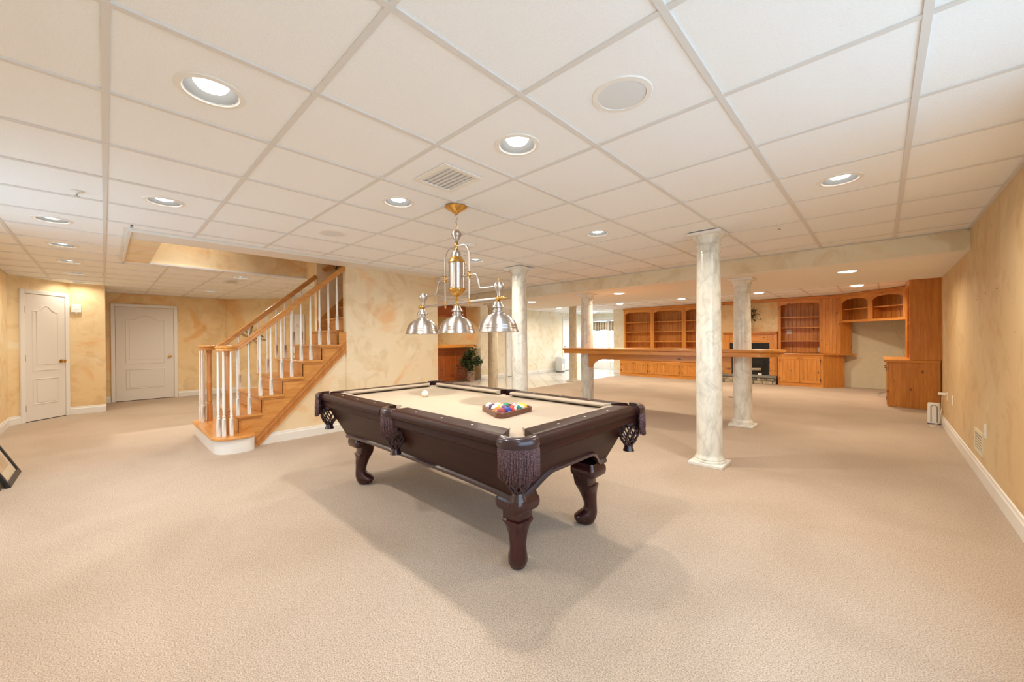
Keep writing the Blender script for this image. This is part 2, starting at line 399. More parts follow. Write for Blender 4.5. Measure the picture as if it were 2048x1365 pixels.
wall('wall_back_sill', VX1, YB, VX0, YB, .15, 'wall', 0, WZ0); wall('wall_back_head', VX1, YB, VX0, YB, .15, 'wall', WZ1, WH)
w3 = bpy.data.objects.new('added_window_back', None); COL.objects.link(w3); struct(w3)
for k in range(4):
    a = VX0+k*(VX1-VX0-.06)/3; B(a, YB-.10, WZ0, a+.06, YB-.04, WZ1).build('window_frame', 'trim', w3)
for a in (WZ0, WZ1-.06): B(VX0+.06, YB-.095, a, VX1-.06, YB-.045, a+.06).build('window_frame', 'trim', w3)
B(VX0-.08, YB, WZ0-.03, VX1+.08, YB+.05, WZ0).build('window_sill', 'trim', w3)
for k in range(3): B(VX0+.06+k*(VX1-VX0-.06)/3, YB-.074, WZ0+.06, VX0+(k+1)*(VX1-VX0-.06)/3, YB-.070, WZ1-.06).build('pane', 'glass', w3)
struct(B(-16, -14, -.3, XR+.2, YB-.15, -.2).build('ground_lawn_paving', plain('pale_paving_b', (.72, .72, .70), .9, noise_amt=.04)))  # unseen ground below the second added window, bounces sky light indoors
wall('wall_left', -9.54, YB, -10.22, -.42, .12, 'wall')
wall('wall_left_end', -10.22, -.42, -10.22, .02, .12, 'wall')
wall('wall_left_return', -10.28, .018, XH, .018, .12, 'wall')
wall('wall_hall', XH, -.02, XH, 2.05, .12, 'wall')
DG = 9.48                                    # the hall's angled wall lies across the view at this depth
dgx = lambda t: Vector((-math.sin(YAW)*DG+math.cos(YAW)*t, math.cos(YAW)*DG+math.sin(YAW)*t, 0))
wall('wall_hall_angled', *dgx(-7.02)[:2], *dgx(-4.45)[:2], .12, 'wall')
baseboard('baseboard_right', XR, 8.06, XR, YB); baseboard('baseboard_back', XR, YB, -9.54, YB)
baseboard('baseboard_left_corner', -9.54, YB, -9.66, -.887)
baseboard('baseboard_left_end', -10.22, -.42, -10.22, .02); baseboard('baseboard_hall', XH, 1.16, XH, 2.05); baseboard('baseboard_hall_corner', XH, -.02, XH, .09)
baseboard('baseboard_hall_angled', *dgx(-7.0)[:2], *dgx(-5.45)[:2])
# stair core
B(XC, 2.33, 0, XC-.1, YC, WH).build('wall_stair_near', 'wall_pale'); struct(bpy.data.objects['wall_stair_near'])
MB().prism([(XC-.02, 1.27, 0), (XC-.02, 2.335, 0), (XC-.02, 2.335, 1.14), (XC-.02, 1.24, .02)], (-.06, 0, 0)).build('wall_stair_under', 'wall_pale'); struct(bpy.data.objects['wall_stair_under'])
struct(B(-6.47, 2.33, 0, -6.57, YC, WH).build('wall_stair_far', 'wall'))
struct(B(-6.57, YC, 0, XC, YC+.1, WH).build('wall_stair_end', 'wall_pale'))
baseboard('baseboard_stair', XC, 2.33, XC, YC); baseboard('baseboard_stair_under', XC-.02, 1.275, XC-.02, 2.33)
# upper stairwell shaft
struct(B(-6.94, .42, CEIL, -7.04, 2.33, 4.6).build('wall_shaft_far', 'wall'))
struct(B(-6.94, 2.328, CEIL, -6.572, 2.43, 4.6).build('wall_shaft_return', 'wall'))
struct(B(-6.47, 2.33, WH, -6.57, 5.2, 4.6).build('wall_shaft_side', 'wall'))
struct(B(-6.94, .32, CEIL+.01, XC, .42, 4.6).build('wall_shaft_front', 'wall'))
struct(B(XC, .42, CEIL+.01, XC+.08, 5.2, 4.6).build('wall_shaft_near', 'wall'))
struct(B(-6.57, 5.2, WH, XC, 5.3, 4.6).build('wall_shaft_end', 'wall'))
struct(B(-7.04, .32, 4.6, XC+.08, 5.3, 4.7).build('ceiling_shaft', 'drywall'))
# beyond
struct(B(-9.1, 8.15, 0, -9.22, 14.35, WH).build('wall_far_left', 'wall_far'))
struct(B(-9.22, 8.15, 0, -12.0, 8.27, WH).build('wall_bar_side', 'wall'))
struct(B(-11.6, 3.87, 0, -11.72, 8.2, WH).build('wall_bar_back', 'wall'))
struct(B(-6.57, YC, 0, -11.7, YC+.1, WH).build('wall_bar_near', 'wall'))
struct(B(-6.95, 12.62, 0, -6.45, 12.75, WH).build('wall_bookcase_end', 'wall_far'))
struct(B(-6.95, 12.75, 0, -6.85, 14.35, WH).build('wall_patio_side', 'wall_far'))
struct(B(-6.46, 12.752, 0, .95, 12.87, WH).build('wall_far', 'wall_alcove'))
wf = struct(B(-9.22, 14.25, 0, -9.02, 14.37, WH).build('wall_patio_pier', 'wall_far'))
wf = struct(B(-9.02, 14.25, 2.06, -6.85, 14.37, WH).build('wall_patio_head', 'wall_far'))
for nm, a in (('baseboard_far_mid', (-9.1, 12.4, -9.1, 10.2)), ('baseboard_far_corner', (-9.1, 9.2, -9.1, 8.15)), ('baseboard_bookcase', (-6.47, 12.62, -6.95, 12.62))):
    x0, y0, x1, y1 = a; d = Vector((x1-x0, y1-y0)); baseboard(nm, x1, y1, x0, y0)

# bulkhead
bk = struct(B(-6.9, 5.8, 2.09, XR, 8.2, WH-.05).build('ceiling_bulkhead', 'wall_far'))
B(-6.9, 5.803, 2.085, XR, 8.2, 2.09).build('soffit', 'drywall', bk)

# hung ceiling
ce = MB()
for r in ((-12.4, -1.3, -7.04, 5.8), (-7.04, -1.3, XC+.08, .32), (XC+.08, -1.3, .9, 5.8), (-7.04, 5.3, XC+.08, 5.8), (-12.4, 5.8, -6.9, 14.6), (-6.9, 8.2, 1.0, 14.6)):
    ce.box(r[0], r[1], WH, r[2], r[3], WH+.06)
ce = struct(ce.build('ceiling', 'drywall'))
FIX = {}                                      # round cut-outs: tile centre -> radius
cx = lambda n: -2.019+T*n
cy = lambda n: .317+T*n
CANS = [(cx(0), cy(0)), (cx(1), cy(2)), (cx(-1), cy(2)), (cx(3), cy(5)), (cx(0), cy(5)), (cx(-3), cy(0)), (cx(-5), cy(-1)), (cx(-7), cy(-1)), (cx(-9), cy(-1)), (cx(-11), cy(-1)), (cx(-13), cy(-1)), (cx(-3), cy(5)), (cx(-9), cy(2)), (cx(-13), cy(2)), (cx(3), cy(0))]  # last can is added out of view for cool light near the camera
SPK = [(cx(2), cy(2)), (cx(-3), cy(2))]
FARC = [(-.33, 10.53), (-2.05, 10.53), (-3.80, 10.53), (-5.58, 10.53), (-7.8, 10.5), (-7.8, 7.0), (-10.2, 6.6), (-7.9, 12.9)]
SOFC = [(-.30, 6.55), (-3.49, 6.55), (-5.6, 6.55)]
for p in CANS: FIX[p] = .095
for p in SPK: FIX[p] = .10
def plate(mb, x0, y0, x1, y1, z0, z1, hole=None):
    if not hole: return mb.box(x0, y0, z0, x1, y1, z1)
    hx, hy, hr = hole; n = 24
    o1 = []; o2 = []
    for i in range(n):
        a = 2*PI*i/n; c, s_ = math.cos(a), math.sin(a)
        k = min(((x1-hx) if c > 0 else (x0-hx))/c if abs(c) > 1e-6 else 1e9, ((y1-hy) if s_ > 0 else (y0-hy))/s_ if abs(s_) > 1e-6 else 1e9)
        o1.append((hx+hr*c, hy+hr*s_)); o2.append((hx+k*c, hy+k*s_))
    # corners are cut slightly; n chosen so that they fall on rays at 45 degrees for square tiles
    vs_ = [(*p, z0) for p in o1]+[(*p, z0) for p in o2]+[(*p, z1) for p in o1]
    return mb.add(vs_, [(i, (i+1) % n, (i+1) % n+n, i+n) for i in range(n)]+[(i, i+2*n, (i+1) % n+2*n, (i+1) % n) for i in range(n)])
def subtract(r, h):
    x0, y0, x1, y1 = r; a0, b0, a1, b1 = h
    if x1 <= a0 or x0 >= a1 or y1 <= b0 or y0 >= b1: return [r]
    out = []
    if y0 < b0: out.append((x0, y0, x1, b0)); y0 = b0
    if y1 > b1: out.append((x0, b1, x1, y1)); y1 = b1
    if x0 < a0: out.append((x0, y0, a0, y1))
    if x1 > a1: out.append((a1, y0, x1, y1))
    return out
G = .010; ZT = CEIL+.007
std = B(-T/2+G, -T/2+G, 0, T/2-G, T/2-G, .015).mesh('ceiling_tile', 'tile')
HOLE = (-6.94, .18, -5.0, 3.87)
for i in range(-20, 2):
    for j in range(-2, 10):
        x0, y0 = GX0+T*i, GY0+T*j; r = (max(x0, XH), max(y0, YB), min(x0+T, XR), min(y0+T, 5.8))
        if r[2]-r[0] < .03 or r[3]-r[1] < .03: continue
        mx, my = (r[0]+r[2])/2, (r[1]+r[3])/2
        if mx < -10.3 and my < -.02: continue
        if mx < -6.9 and my > YC: continue
        fx = next((p for p in FIX if abs(p[0]-x0-T/2) < .05 and abs(p[1]-y0-T/2) < .05), None)
        for q in subtract(r, HOLE):
            if q[2]-q[0] < .03 or q[3]-q[1] < .03: continue
            if fx:
                plate(MB(), -T/2+G, -T/2+G, T/2-G, T/2-G, 0, .015, (fx[0]-x0-T/2, fx[1]-y0-T/2, FIX[fx])).build('ceiling_tile', 'tile', ce, loc=(x0+T/2, y0+T/2, ZT))
            elif abs(q[2]-q[0]-T) < .001 and abs(q[3]-q[1]-T) < .001:
                t = bpy.data.objects.new('ceiling_tile', std); COL.objects.link(t); t.parent = ce; t.location = (x0+T/2, y0+T/2, ZT)
            else: B(q[0]+G*(q[0] > r[0]-1e-6), q[1]+G, 0, q[2]-G, q[3]-G, .015).build('ceiling_tile', 'tile', ce, loc=(0, 0, ZT))
def runner(x0, y0, x1, y1, w=.012):
    if abs(x1-x0) > abs(y1-y0): B(x0, y0-w, CEIL+.0012, x1, y0+w, CEIL+.011).build('grid_runner', 'grid', ce)
    else: B(x0-w, y0, CEIL, x0+w, y1, CEIL+.012).build('grid_runner', 'grid', ce)
for i in range(-19, 2):
    x = GX0+T*i
    if x > XR: continue
    for q in subtract((x-.012, YB, x+.012, 5.8), HOLE):
        if x < -6.9 and q[1] > YB+.1 : q = (q[0], q[1], q[2], min(q[3], 3.7))
        runner(x, q[1] if x > -10.2 else max(q[1], -.02), x, q[3])
for j in range(-1, 10):
    y = GY0+T*j
    for q in subtract((XH if y > -.03 else -10.2, y-.012, XR, y+.012), HOLE):
        runner(q[0] if y < 3.7 else max(q[0], -6.9), y, q[2], y, .0115)
# wall angle strips
struct(B(-7.25, YC+.1, CEIL-.002, -6.86, 5.8, CEIL+.004).build('trim_7', 'grid'))
struct(B(XR-.022, YB, CEIL-.002, XR, 5.8, CEIL+.004).build('trim_1', 'grid')); struct(B(-6.9, 5.778, CEIL-.002, XR, 5.8, CEIL+.004).build('trim_2', 'grid'))
# far grids, too foreshortened to pick their tiles apart
fm = MB(); fg = MB()
FX0 = -.02
def far_zone(ax0, ay0, ax1, ay1):
    i = math.floor((ax0-FX0)/T)
    while FX0+T*i < ax1:
        j = math.floor((ay0-GY0)/T)
        while GY0+T*j < ay1:
            x0, y0, x1, y1 = max(ax0, FX0+T*i), max(ay0, GY0+T*j), min(ax1, FX0+T*i+T), min(ay1, GY0+T*j+T)
            if x1-x0 > .03 and y1-y0 > .03: plate(fm, x0+G, y0+G, x1-G, y1-G, ZT, ZT+.015)
            j += 1
        i += 1
    i = math.floor((ax0-FX0)/T)+1
    while FX0+T*i < ax1: fg.box(FX0+T*i-.012, ay0, CEIL, FX0+T*i+.012, ay1, CEIL+.012); i += 1
    j = math.floor((ay0-GY0)/T)+1
    while GY0+T*j < ay1: fg.box(ax0, GY0+T*j-.012, CEIL+.0012, ax1, GY0+T*j+.012, CEIL+.011); j += 1
far_zone(-6.9, 8.2, XR2, 12.75); far_zone(-9.1, 8.2, -6.9, 14.25); far_zone(-11.6, YC+.1, -6.9, 8.2)
q = fm.build('ceiling_tile_field', 'tile', ce); q['kind'] = 'stuff'
q = fg.build('grid_runner_field', 'grid', ce); q['kind'] = 'stuff'
# drywall border of the stair opening
bo = MB(); bo.box(-7.0, .13, CEIL+.0045, -5.021, .178, CEIL+.03); bo.box(-5.02, .13, CEIL+.0045, -4.94, .1795, CEIL+.03); bo.box(-4.999, .18, CEIL+.0045, -4.94, YC, CEIL+.03); bo.box(XC-.005, .18, CEIL-.004, -5.0, YC, CEIL+.03)
struct(bo.build('trim_3', 'trim'))
struct(B(-6.94, .18, CEIL-.004, XC, .42, CEIL+.03).build('trim_4', 'wall_pale'))
t = MB(); t.box(-5.0, .16, CEIL-.02, -4.975, YC, CEIL+.004); t.box(-6.96, .16, CEIL-.02, -5.0, .182, CEIL+.004); struct(t.build('trim_5', 'trim'))
struct(B(-6.95, .4, CEIL-.012, -6.92, 2.34, CEIL+.01).build('trim_6', 'trim'))

# ------------------------------------------------------------------ doors
def door(name, w, h, loc, rotz, knob=1, hinges=True, mat='door', lever=False, single=False):
    """local x along the wall, -y into the room"""
    e = bpy.data.objects.new(name, None); COL.objects.link(e); e.location = loc; e.rotation_euler = (0, 0, rotz); struct(e)
    lf = B(-w/2, -.016, .012, w/2, .0, h).build('leaf', mat, e)
    B(-w/2-.004, -.012, 0, w/2+.004, 0, .012).build('gap_shade', 'dark', e)  # solid dark strip, its colour stands for the shade under the leaf
    c = .062
    for x0, x1 in ((-w/2-c-.006, -w/2-.006), (w/2+.006, w/2+c+.006)): B(x0, -.028, 0, x1, 0, h+.006+c).build('casing', 'trim', e, bevel=.006)
    B(-w/2-.006, -.028, h+.006, w/2+.006, 0, h+.006+c).build('casing', 'trim', e, bevel=.006)
    mx = w*.17 if w > .6 else w*.19
    x0, x1 = -w/2+mx, w/2-mx; zl, zm = .27*h/2.03, .91*h/2.03; zt = h-.27
    def pan(pts):
        k = len(pts); p3 = [Vector((x, -.016, z)) for x, z in pts]
        MB().sweep(p3, [(-.011, 0), (.011, 0), (.007, .008), (0, .010), (-.007, .008)], up=(0, -1, 0), closed=True).build('panel_moulding', mat, lf)
        cxm = sum(p[0] for p in pts)/k; czm = sum(p[1] for p in pts)/k
        s_ = [(cxm+(x-cxm)*(1-.10/(x1-x0)), czm+(z-czm)*(1-.10/1.0)) for x, z in pts]
        MB().prism([(x, -.016, z) for x, z in s_], (0, -.006, 0)).build('raised_panel', mat, lf, bevel=.004)
    pan([(x0, zl), (x1, zl), (x1, zl+.40), (x0, zl+.40)])
    top = [(x1, zt)]+[(x1+(x0-x1)*i/14, zt+.10*math.sin(PI*min(1, max(0, (i/14-.10)/.8)))**2) for i in range(1, 14)]+[(x0, zt)]
    pan([(x0, zm-.10), (x1, zm-.10)]+top)
    kx = knob*(w/2-.065)
    if lever:
        MB().lathe([(.03, 0), (.03, .012), (.012, .016), (.012, .05)], n=12).build('door_handle', 'hinge', e, True, loc=(kx, -.016, .95)).rotation_euler = (PI/2, 0, 0)
    else:
        MB().lathe([(.030, 0), (.030, .006), (.011, .010), (.010, .028), (.022, .036), (.029, .048), (.025, .060), (.010, .066)], n=16).build('knob', 'brass', e, True, loc=(kx, -.016, .94)).rotation_euler = (PI/2, 0, 0)
    if hinges:
        for z in (.22, h/2, h-.25): B(-knob*(w/2-.002), -.024, z-.05, -knob*(w/2+.014), -.002, z+.05).build('hinge', 'hinge', e)
    return e
dd = Vector((-10.22+9.54, -.42-YB, 0)).normalized(); mid = Vector((-9.54, YB, 0))+dd*.51
d1 = door('door_1', .60, 2.03, mid, math.atan2(dd.y, dd.x), knob=1)
d2 = door('door_2', .92, 2.0, (XH, .625, 0), PI/2, knob=1, hinges=False)
pm = dgx(-5.24); d3 = door('door_3', .22, 1.84, pm, YAW, knob=-1, mat='plastic')
d4 = door('door_4', .74, 2.03, (-9.1, 9.72, 0), PI/2, knob=1, mat='plastic')
d5 = door('door_5', .84, 2.03, (-9.1, 12.96, 0), PI/2, knob=-1, lever=True, mat='plastic', hinges=False)
# patio door with bright daylight behind
w1 = bpy.data.objects.new('window_1', None); COL.objects.link(w1); struct(w1)
X0, X1, Y0, H = -9.02, -6.95, 14.25, 2.06
for bx in ((X0, 0, X0+.06, H), (X1-.06, 0, X1, H), (X0, H-.07, X1, H), (X0, 0, X1, .05), (-8.12, .05, -8.00, H-.07), (X0+.06, .05, X0+.14, H-.07), (X1-.14, .05, X1-.06, H-.07)):
    B(bx[0], Y0-.02, bx[1], bx[2], Y0+.09, bx[3]).build('window_frame', 'trim', w1)
for a, c in ((X0+.14, -8.12), (-8.00, X1-.14)):
    B(a, Y0+.01, .05, c, Y0+.06, .32).build('door_panel', 'plastic', w1)
    B(a, Y0+.01, .70, c, Y0+.05, .74).build('glazing_bar', 'trim', w1)
    B(a, Y0+.03, .32, c, Y0+.036, H-.07).build('pane', 'glass', w1)
for a in (X0-.07, X1): B(a, Y0-.03, 0, a+.07, Y0, H+.07).build('window_casing', 'trim', w1)
B(X0-.07, Y0-.03, H, X1+.07, Y0, H+.09).build('window_casing', 'trim', w1)
struct(B(-16, 14.5, -.3, 0, 30, -.2).build('ground_outside', plain('outside_paving', (.6, .6, .58), .9, noise_amt=.05)))
for k, (a, c) in enumerate(((X0+.07, -8.10), (-8.02, X1-.02))):
    n = 46; mb = MB(); r1 = []; r2 = []
    P = [(a+(c-a)*i/n, Y0-.05-.028*math.sin(i*1.35)-.01*math.sin(i*.6)) for i in range(n+1)]
    vs_ = [(x, y, 1.97) for x, y in P]+[(x, y-.02, 1.60+.025*math.sin(x*9)+.012*math.sin(i*1.35)) for i, (x, y) in enumerate(P)]
    mb.add(vs_, [(i, i+1, n+2+i, n+1+i) for i in range(n)])
    cu = mb.build('valance_curtain', 'curtain', None, True); md = cu.modifiers.new('solid', 'SOLIDIFY'); md.thickness = .004
    tag(cu, ('striped gathered valance over the left patio door pane', 'striped gathered valance over the right patio door pane')[k], 'curtain', 'patio door valances')

# ================================================================== LIGHT FITTINGS
can_parts = {}
def can(x, y, z, label, color=WARM, power=CAN_W, flush=False):
    e = thing('recessed_light', label, 'ceiling light', (x, y, z), 0, 'recessed ceiling lights')
    if 'a' not in can_parts:
        can_parts['a'] = MB().loft([[(r*math.cos(2*PI*i/32), r*math.sin(2*PI*i/32), zz) for i in range(32)] for r, zz in ((.092, .0), (.098, -.006), (.118, -.004), (.122, .0015), (.10, .003))], cap=False).mesh('trim_ring', 'ring', True)
        can_parts['b'] = MB().loft([[(r*math.cos(2*PI*i/32), r*math.sin(2*PI*i/32), zz) for i in range(32)] for r, zz in ((.093, -.002), (.090, .04), (.084, .08), (.078, .112))], cap=False).mesh('baffle', 'baffle', True)
        can_parts['c'] = MB().lathe([(.001, .008), (.03, .010), (.05, .017), (.061, .032), (.059, .056), (.040, .095), (.001, .10)], n=28).mesh('bulb', 'bulb', True)
        can_parts['d'] = MB().lathe([(.001, -.016), (.04, -.014), (.07, -.009), (.092, -.002), (.092, .0)], n=28).mesh('bulb', 'bulb', True)
    for nm, k in ((('trim_ring', 'a'), ('bulb', 'd')) if flush else (('trim_ring', 'a'), ('baffle', 'b'), ('bulb', 'c'))):
        o = bpy.data.objects.new(nm, can_parts[k]); COL.objects.link(o); o.parent = e
    L = bpy.data.lights.new('lamp', 'AREA'); L.shape = 'DISK'; L.size = .10 if not flush else .16; L.energy = power; L.color = color; L.spread = math.radians(160)
    lo = bpy.data.objects.new('lamp', L); COL.objects.link(lo); lo.parent = e; lo.location = (0, 0, -.02 if flush else .003)
    return e
LBL = ['recessed light in the tile nearest the upper left of the view', 'recessed light just beyond the round ceiling speaker', 'recessed light just left of the pendant canopy', 'recessed light nearest the right wall, alone in its row',
 'recessed light left of the nearest column capital', 'recessed light in front of the left end of the stairwell opening', 'first small recessed light of the row along the left wall', 'second recessed light of the row along the left wall',
 'third recessed light of the row along the left wall', 'fourth recessed light of the row along the left wall', 'farthest recessed light of the row by the left door', 'recessed light seen just right of the pendant cylinder',
 'recessed light in the hall ceiling nearest the staircase', 'recessed light deep in the hall by the wide door', 'added unseen recessed light above and behind the camera spot']
for k, (x, y) in enumerate(CANS):
    near = math.hypot(x, y)
    colr = COOLW if k in (0, 14) else (NEUT if near < 2.6 else WARM)
    can(x, y, CEIL+.005, LBL[k], colr, CAN_W*(.3 if k == 10 else .7 if 6 <= k <= 10 else .7 if k == 14 else .9 if near < 2.6 else 1.05 if k == 2 else 1.6))
for k, (x, y) in enumerate(SOFC): can(x, y, 2.085, ('recessed light in the low soffit above the right cabinets', 'recessed light in the low soffit above the bar shelf', 'recessed light in the low soffit near the tile floor')[k], AMBER, CAN_W*1.6, flush=True)
FL = ['recessed light before the corner cabinet', 'recessed light before the fireplace', 'recessed light before the third bookcase bay', 'recessed light before the first bookcase bay', 'recessed light over the far tile floor', 'recessed light over the tile beside the pine counter', 'recessed light inside the pine counter alcove', 'recessed light by the patio door']
for k, (x, y) in enumerate(FARC): can(x, y, CEIL, FL[k], AMBER if k not in (4, 7) else NEUT, CAN_W*(2.2 if k not in (4, 7) else 2.2), flush=True)
sl = can(-6.30, .78, 4.6, 'recessed light high in the stairwell ceiling', NEUT, 7, flush=True)
slo = next(c for c in sl.children if c.type == 'LIGHT'); slo.data.spread = math.radians(42); slo.rotation_euler = (0, math.radians(15), 0)

# ceiling speakers, vents, detector, sprinklers
for k, (x, y) in enumerate(SPK):
    e = thing('ceiling_speaker', ('round flush ceiling speaker in the tile near the camera', 'round flush ceiling speaker left of the pendant light')[k], 'speaker', (x, y, CEIL+.005), 0, 'round ceiling speakers')
    MB().lathe([(.098, .004), (.101, -.004), (.122, -.003), (.126, .002), (.10, .006)], n=36, cap=False).build('trim_ring', 'ring', e, True)
    MB().lathe([(.001, -.004), (.06, -.0035), (.099, -.001), (.099, .006)], n=36).build('grille', 'grille', e, True)
def vent(x, y, z, w, h, n, label, rot=0):
    e = thing('air_vent', label, 'vent', (x, y, z), rot, 'ceiling air vents')
    for a in (-1, 1):
        B(-w/2, a*(h/2-.03), 0, w/2, a*h/2, -.008).build('vent_frame', 'ring', e)
        B(a*(w/2-.03), -h/2+.03, 0, a*w/2, h/2-.03, -.008).build('vent_frame', 'ring', e)
    B(-w/2+.02, -h/2+.02, .003, w/2-.02, h/2-.02, .0045).build('backing', 'black', e)
    for i in range(n):
        yy = -h/2+.03+(h-.06)*(i+.5)/n; d = (h-.06)/n*.42
        MB().hexa([(-w/2+.03, yy-d, -.006), (w/2-.03, yy-d, -.006), (w/2-.03, yy-d+.003, -.004), (-w/2+.03, yy-d+.003, -.004)], [(-w/2+.03, yy+d-.004, .001), (w/2-.03, yy+d-.004, .001), (w/2-.03, yy+d, .002), (-w/2+.03, yy+d, .002)]).build('louver', 'ring', e)
vent(cx(0), cy(2), CEIL+.005, .34, .30, 7, 'square louvered air vent in the tile before the pendant canopy')
vent(cx(-10), cy(2), CEIL+.005, .5, .2, 5, 'small louvered vent in the hall ceiling')
vent(-2.45, 9.5, CEIL, .5, .25, 5, 'louvered vent in the far ceiling before the fireplace')
e = thing('smoke_detector', 'round smoke detector on the ceiling above the pendant', 'detector', (cx(-2), cy(4), CEIL+.005))
MB().lathe([(.07, 0), (.07, -.012), (.055, -.03), (.001, -.034)], n=24).build('body', 'plastic', e, True); MB().lathe([(.03, -.033), (.028, -.038), (.001, -.038)], n=16).build('cap', 'ring', e, True)
for k, (x, y) in enumerate(((-.68, 4.36), (-8.38, .0), (-4.0, -.12))):
    e = thing('sprinkler_head', ('small sprinkler head near the low bulkhead', 'small sprinkler head in the left hall ceiling', 'small sprinkler head in the upper left ceiling')[k], 'sprinkler', (x, y, CEIL+.005), 0, 'ceiling sprinkler heads')
    MB().lathe([(.032, 0), (.030, -.005), (.012, -.007), (.010, -.02), (.001, -.02)], n=16).build('escutcheon', 'ring', e, True)
    MB().lathe([(.004, -.02), (.004, -.03), (.015, -.032), (.015, -.034), (.001, -.034)], n=10).build('deflector', 'grey', e, True)

# ------------------------------------------------------------------ pendant over the table
PL = thing('pendant_light', 'brushed nickel and brass three shade billiard pendant over the pool table', 'pendant light', (-2.393, 1.9, 0))
def nk(mb, name, m='nickel', smooth=True, par=None): return mb.build(name, m, par or PL, smooth, ang=.9)
nk(MB().lathe([(.001, 2.287), (.085, 2.287), (.088, 2.278), (.075, 2.268), (.045, 2.252), (.022, 2.238), (.014, 2.225), (.001, 2.222)], n=28), 'canopy', 'brass')
ch = 0
for i in range(4):
    z = 2.205-i*.028
    pts = [(.012*math.cos(a), 0, z+.019*math.sin(a)) if i % 2 else (0, .012*math.cos(a), z+.019*math.sin(a)) for a in [2*PI*k/14 for k in range(14)]]
    nk(MB().tube(pts, .0028, 6, closed=True), 'chain_link')
nk(MB().tube([(.017*math.cos(a), 0, 2.126+.022*math.sin(a)) for a in [2*PI*k/16 for k in range(16)]], .003, 6, closed=True), 'chain_ring', 'brass')
nk(MB().lathe([(.004, 2.105), (.02, 2.10), (.037, 2.085), (.040, 2.068), (.033, 2.052), (.026, 2.045), (.026, 2.038), (.019, 2.03), (.012, 2.012), (.008, 2.01)], n=24), 'top_ball')
nk(MB().lathe([(.008, 2.012), (.014, 2.005), (.010, 1.998), (.019, 1.988), (.020, 1.978), (.012, 1.968), (.010, 1.962), (.016, 1.952), (.010, 1.943), (.004, 1.94)], n=20), 'finial', 'brass')
nk(MB().lathe([(.008, 1.945), (.03, 1.935), (.040, 1.915), (.042, 1.893), (.040, 1.89)], n=28), 'cylinder_dome')
nk(MB().lathe([(.040, 1.895), (.046, 1.885), (.056, 1.872), (.066, 1.858), (.068, 1.850), (.062, 1.846)], n=28), 'cylinder_collar', 'brass')
nk(MB().lathe([(.062, 1.85), (.062, 1.645)], n=32), 'cylinder')
nk(MB().lathe([(.062, 1.65), (.068, 1.646), (.067, 1.636), (.055, 1.615), (.038, 1.598), (.02, 1.588), (.008, 1.585)], n=28), 'cylinder_cup', 'brass')
nk(MB().lathe([(.008, 1.59), (.012, 1.578), (.018, 1.566), (.010, 1.552), (.014, 1.545), (.016, 1.53), (.012, 1.518), (.008, 1.515)], n=18), 'lower_finial', 'brass')
# yoke
yk = [(-.148, 0, 1.535)]+[(-.148, 0, 1.90)]+[(-.148+.07*(1-math.cos(a)), 0, 1.90+.075*math.sin(a)) for a in [PI/2*k/8 for k in range(1, 9)]]+[(0, 0, 1.982)]
yk2 = yk[:-1]+[(x*-1, y, z) for x, y, z in reversed(yk[:-1])]
nk(MB().tube(yk2, .0075, 10), 'yoke')
for sx in (-1, 1):
    nk(MB().lathe([(.006, 1.765), (.013, 1.76), (.009, 1.752), (.014, 1.742), (.014, 1.73), (.009, 1.722), (.013, 1.714), (.006, 1.71)], (sx*.148, 0, 0), 14), 'yoke_collar', 'brass')
    nk(MB().lathe([(.006, 1.56), (.013, 1.555), (.010, 1.548), (.013, 1.538), (.011, 1.527), (.007, 1.522), (.009, 1.512), (.002, 1.50)], (sx*.148, 0, 0), 14), 'yoke_foot', 'brass')
    pth = [(sx*.066, 0, 1.735), (sx*.20, 0, 1.735), (sx*.225, 0, 1.732), (sx*.240, 0, 1.72), (sx*.255, 0, 1.66), (sx*.27, 0, 1.63), (sx*.295, 0, 1.622), (sx*.44, 0, 1.622)]
    nk(MB().tube(pth, .0065, 10), 'side_arm')
    nk(MB().lathe([(.004, 0), (.009, .006), (.005, .012)], n=12), 'arm_button', 'brass').location = (sx*.07, 0, 1.729)
    bx = sx*.465
    nk(MB().lathe([(.012, 1.545), (.015, 1.556), (.016, 1.575), (.024, 1.588), (.036, 1.606), (.038, 1.624), (.030, 1.642), (.014, 1.650), (.004, 1.652)], (bx, 0, 0), 22), 'end_ball')
    nk(MB().lathe([(.004, 1.652), (.003, 1.672), (.001, 1.675)], (bx, 0, 0), 8), 'end_ball_tip', 'brass')
    o = nk(MB().lathe([(.012, -.02), (.017, -.008), (.017, .008), (.010, .016), (.008, .022), (.017, .032), (.016, .044), (.007, .052), (.010, .060), (.005, .070), (.001, .085)], n=14), 'bar_finial', 'brass')
    o.location = (bx, 0, 1.535); o.rotation_euler = (0, sx*PI/2, 0)
nk(MB().tube([(-.465, 0, 1.535), (.465, 0, 1.535)], .0095, 12), 'bar')
shade_p = [(.026, 1.512), (.030, 1.498), (.042, 1.482), (.046, 1.476), (.046, 1.470), (.030, 1.467), (.030, 1.445), (.038, 1.440), (.038, 1.434), (.048, 1.430), (.052, 1.422)]
dome = [(.050, 1.424), (.075, 1.416), (.100, 1.399), (.120, 1.374), (.130, 1.352), (.1315, 1.346), (.1305, 1.342), (.135, 1.336), (.1365, 1.330), (.1355, 1.326), (.140, 1.318), (.1435, 1.308), (.147, 1.302), (.1455, 1.300), (.139, 1.306), (.128, 1.345), (.098, 1.394), (.05, 1.420)]
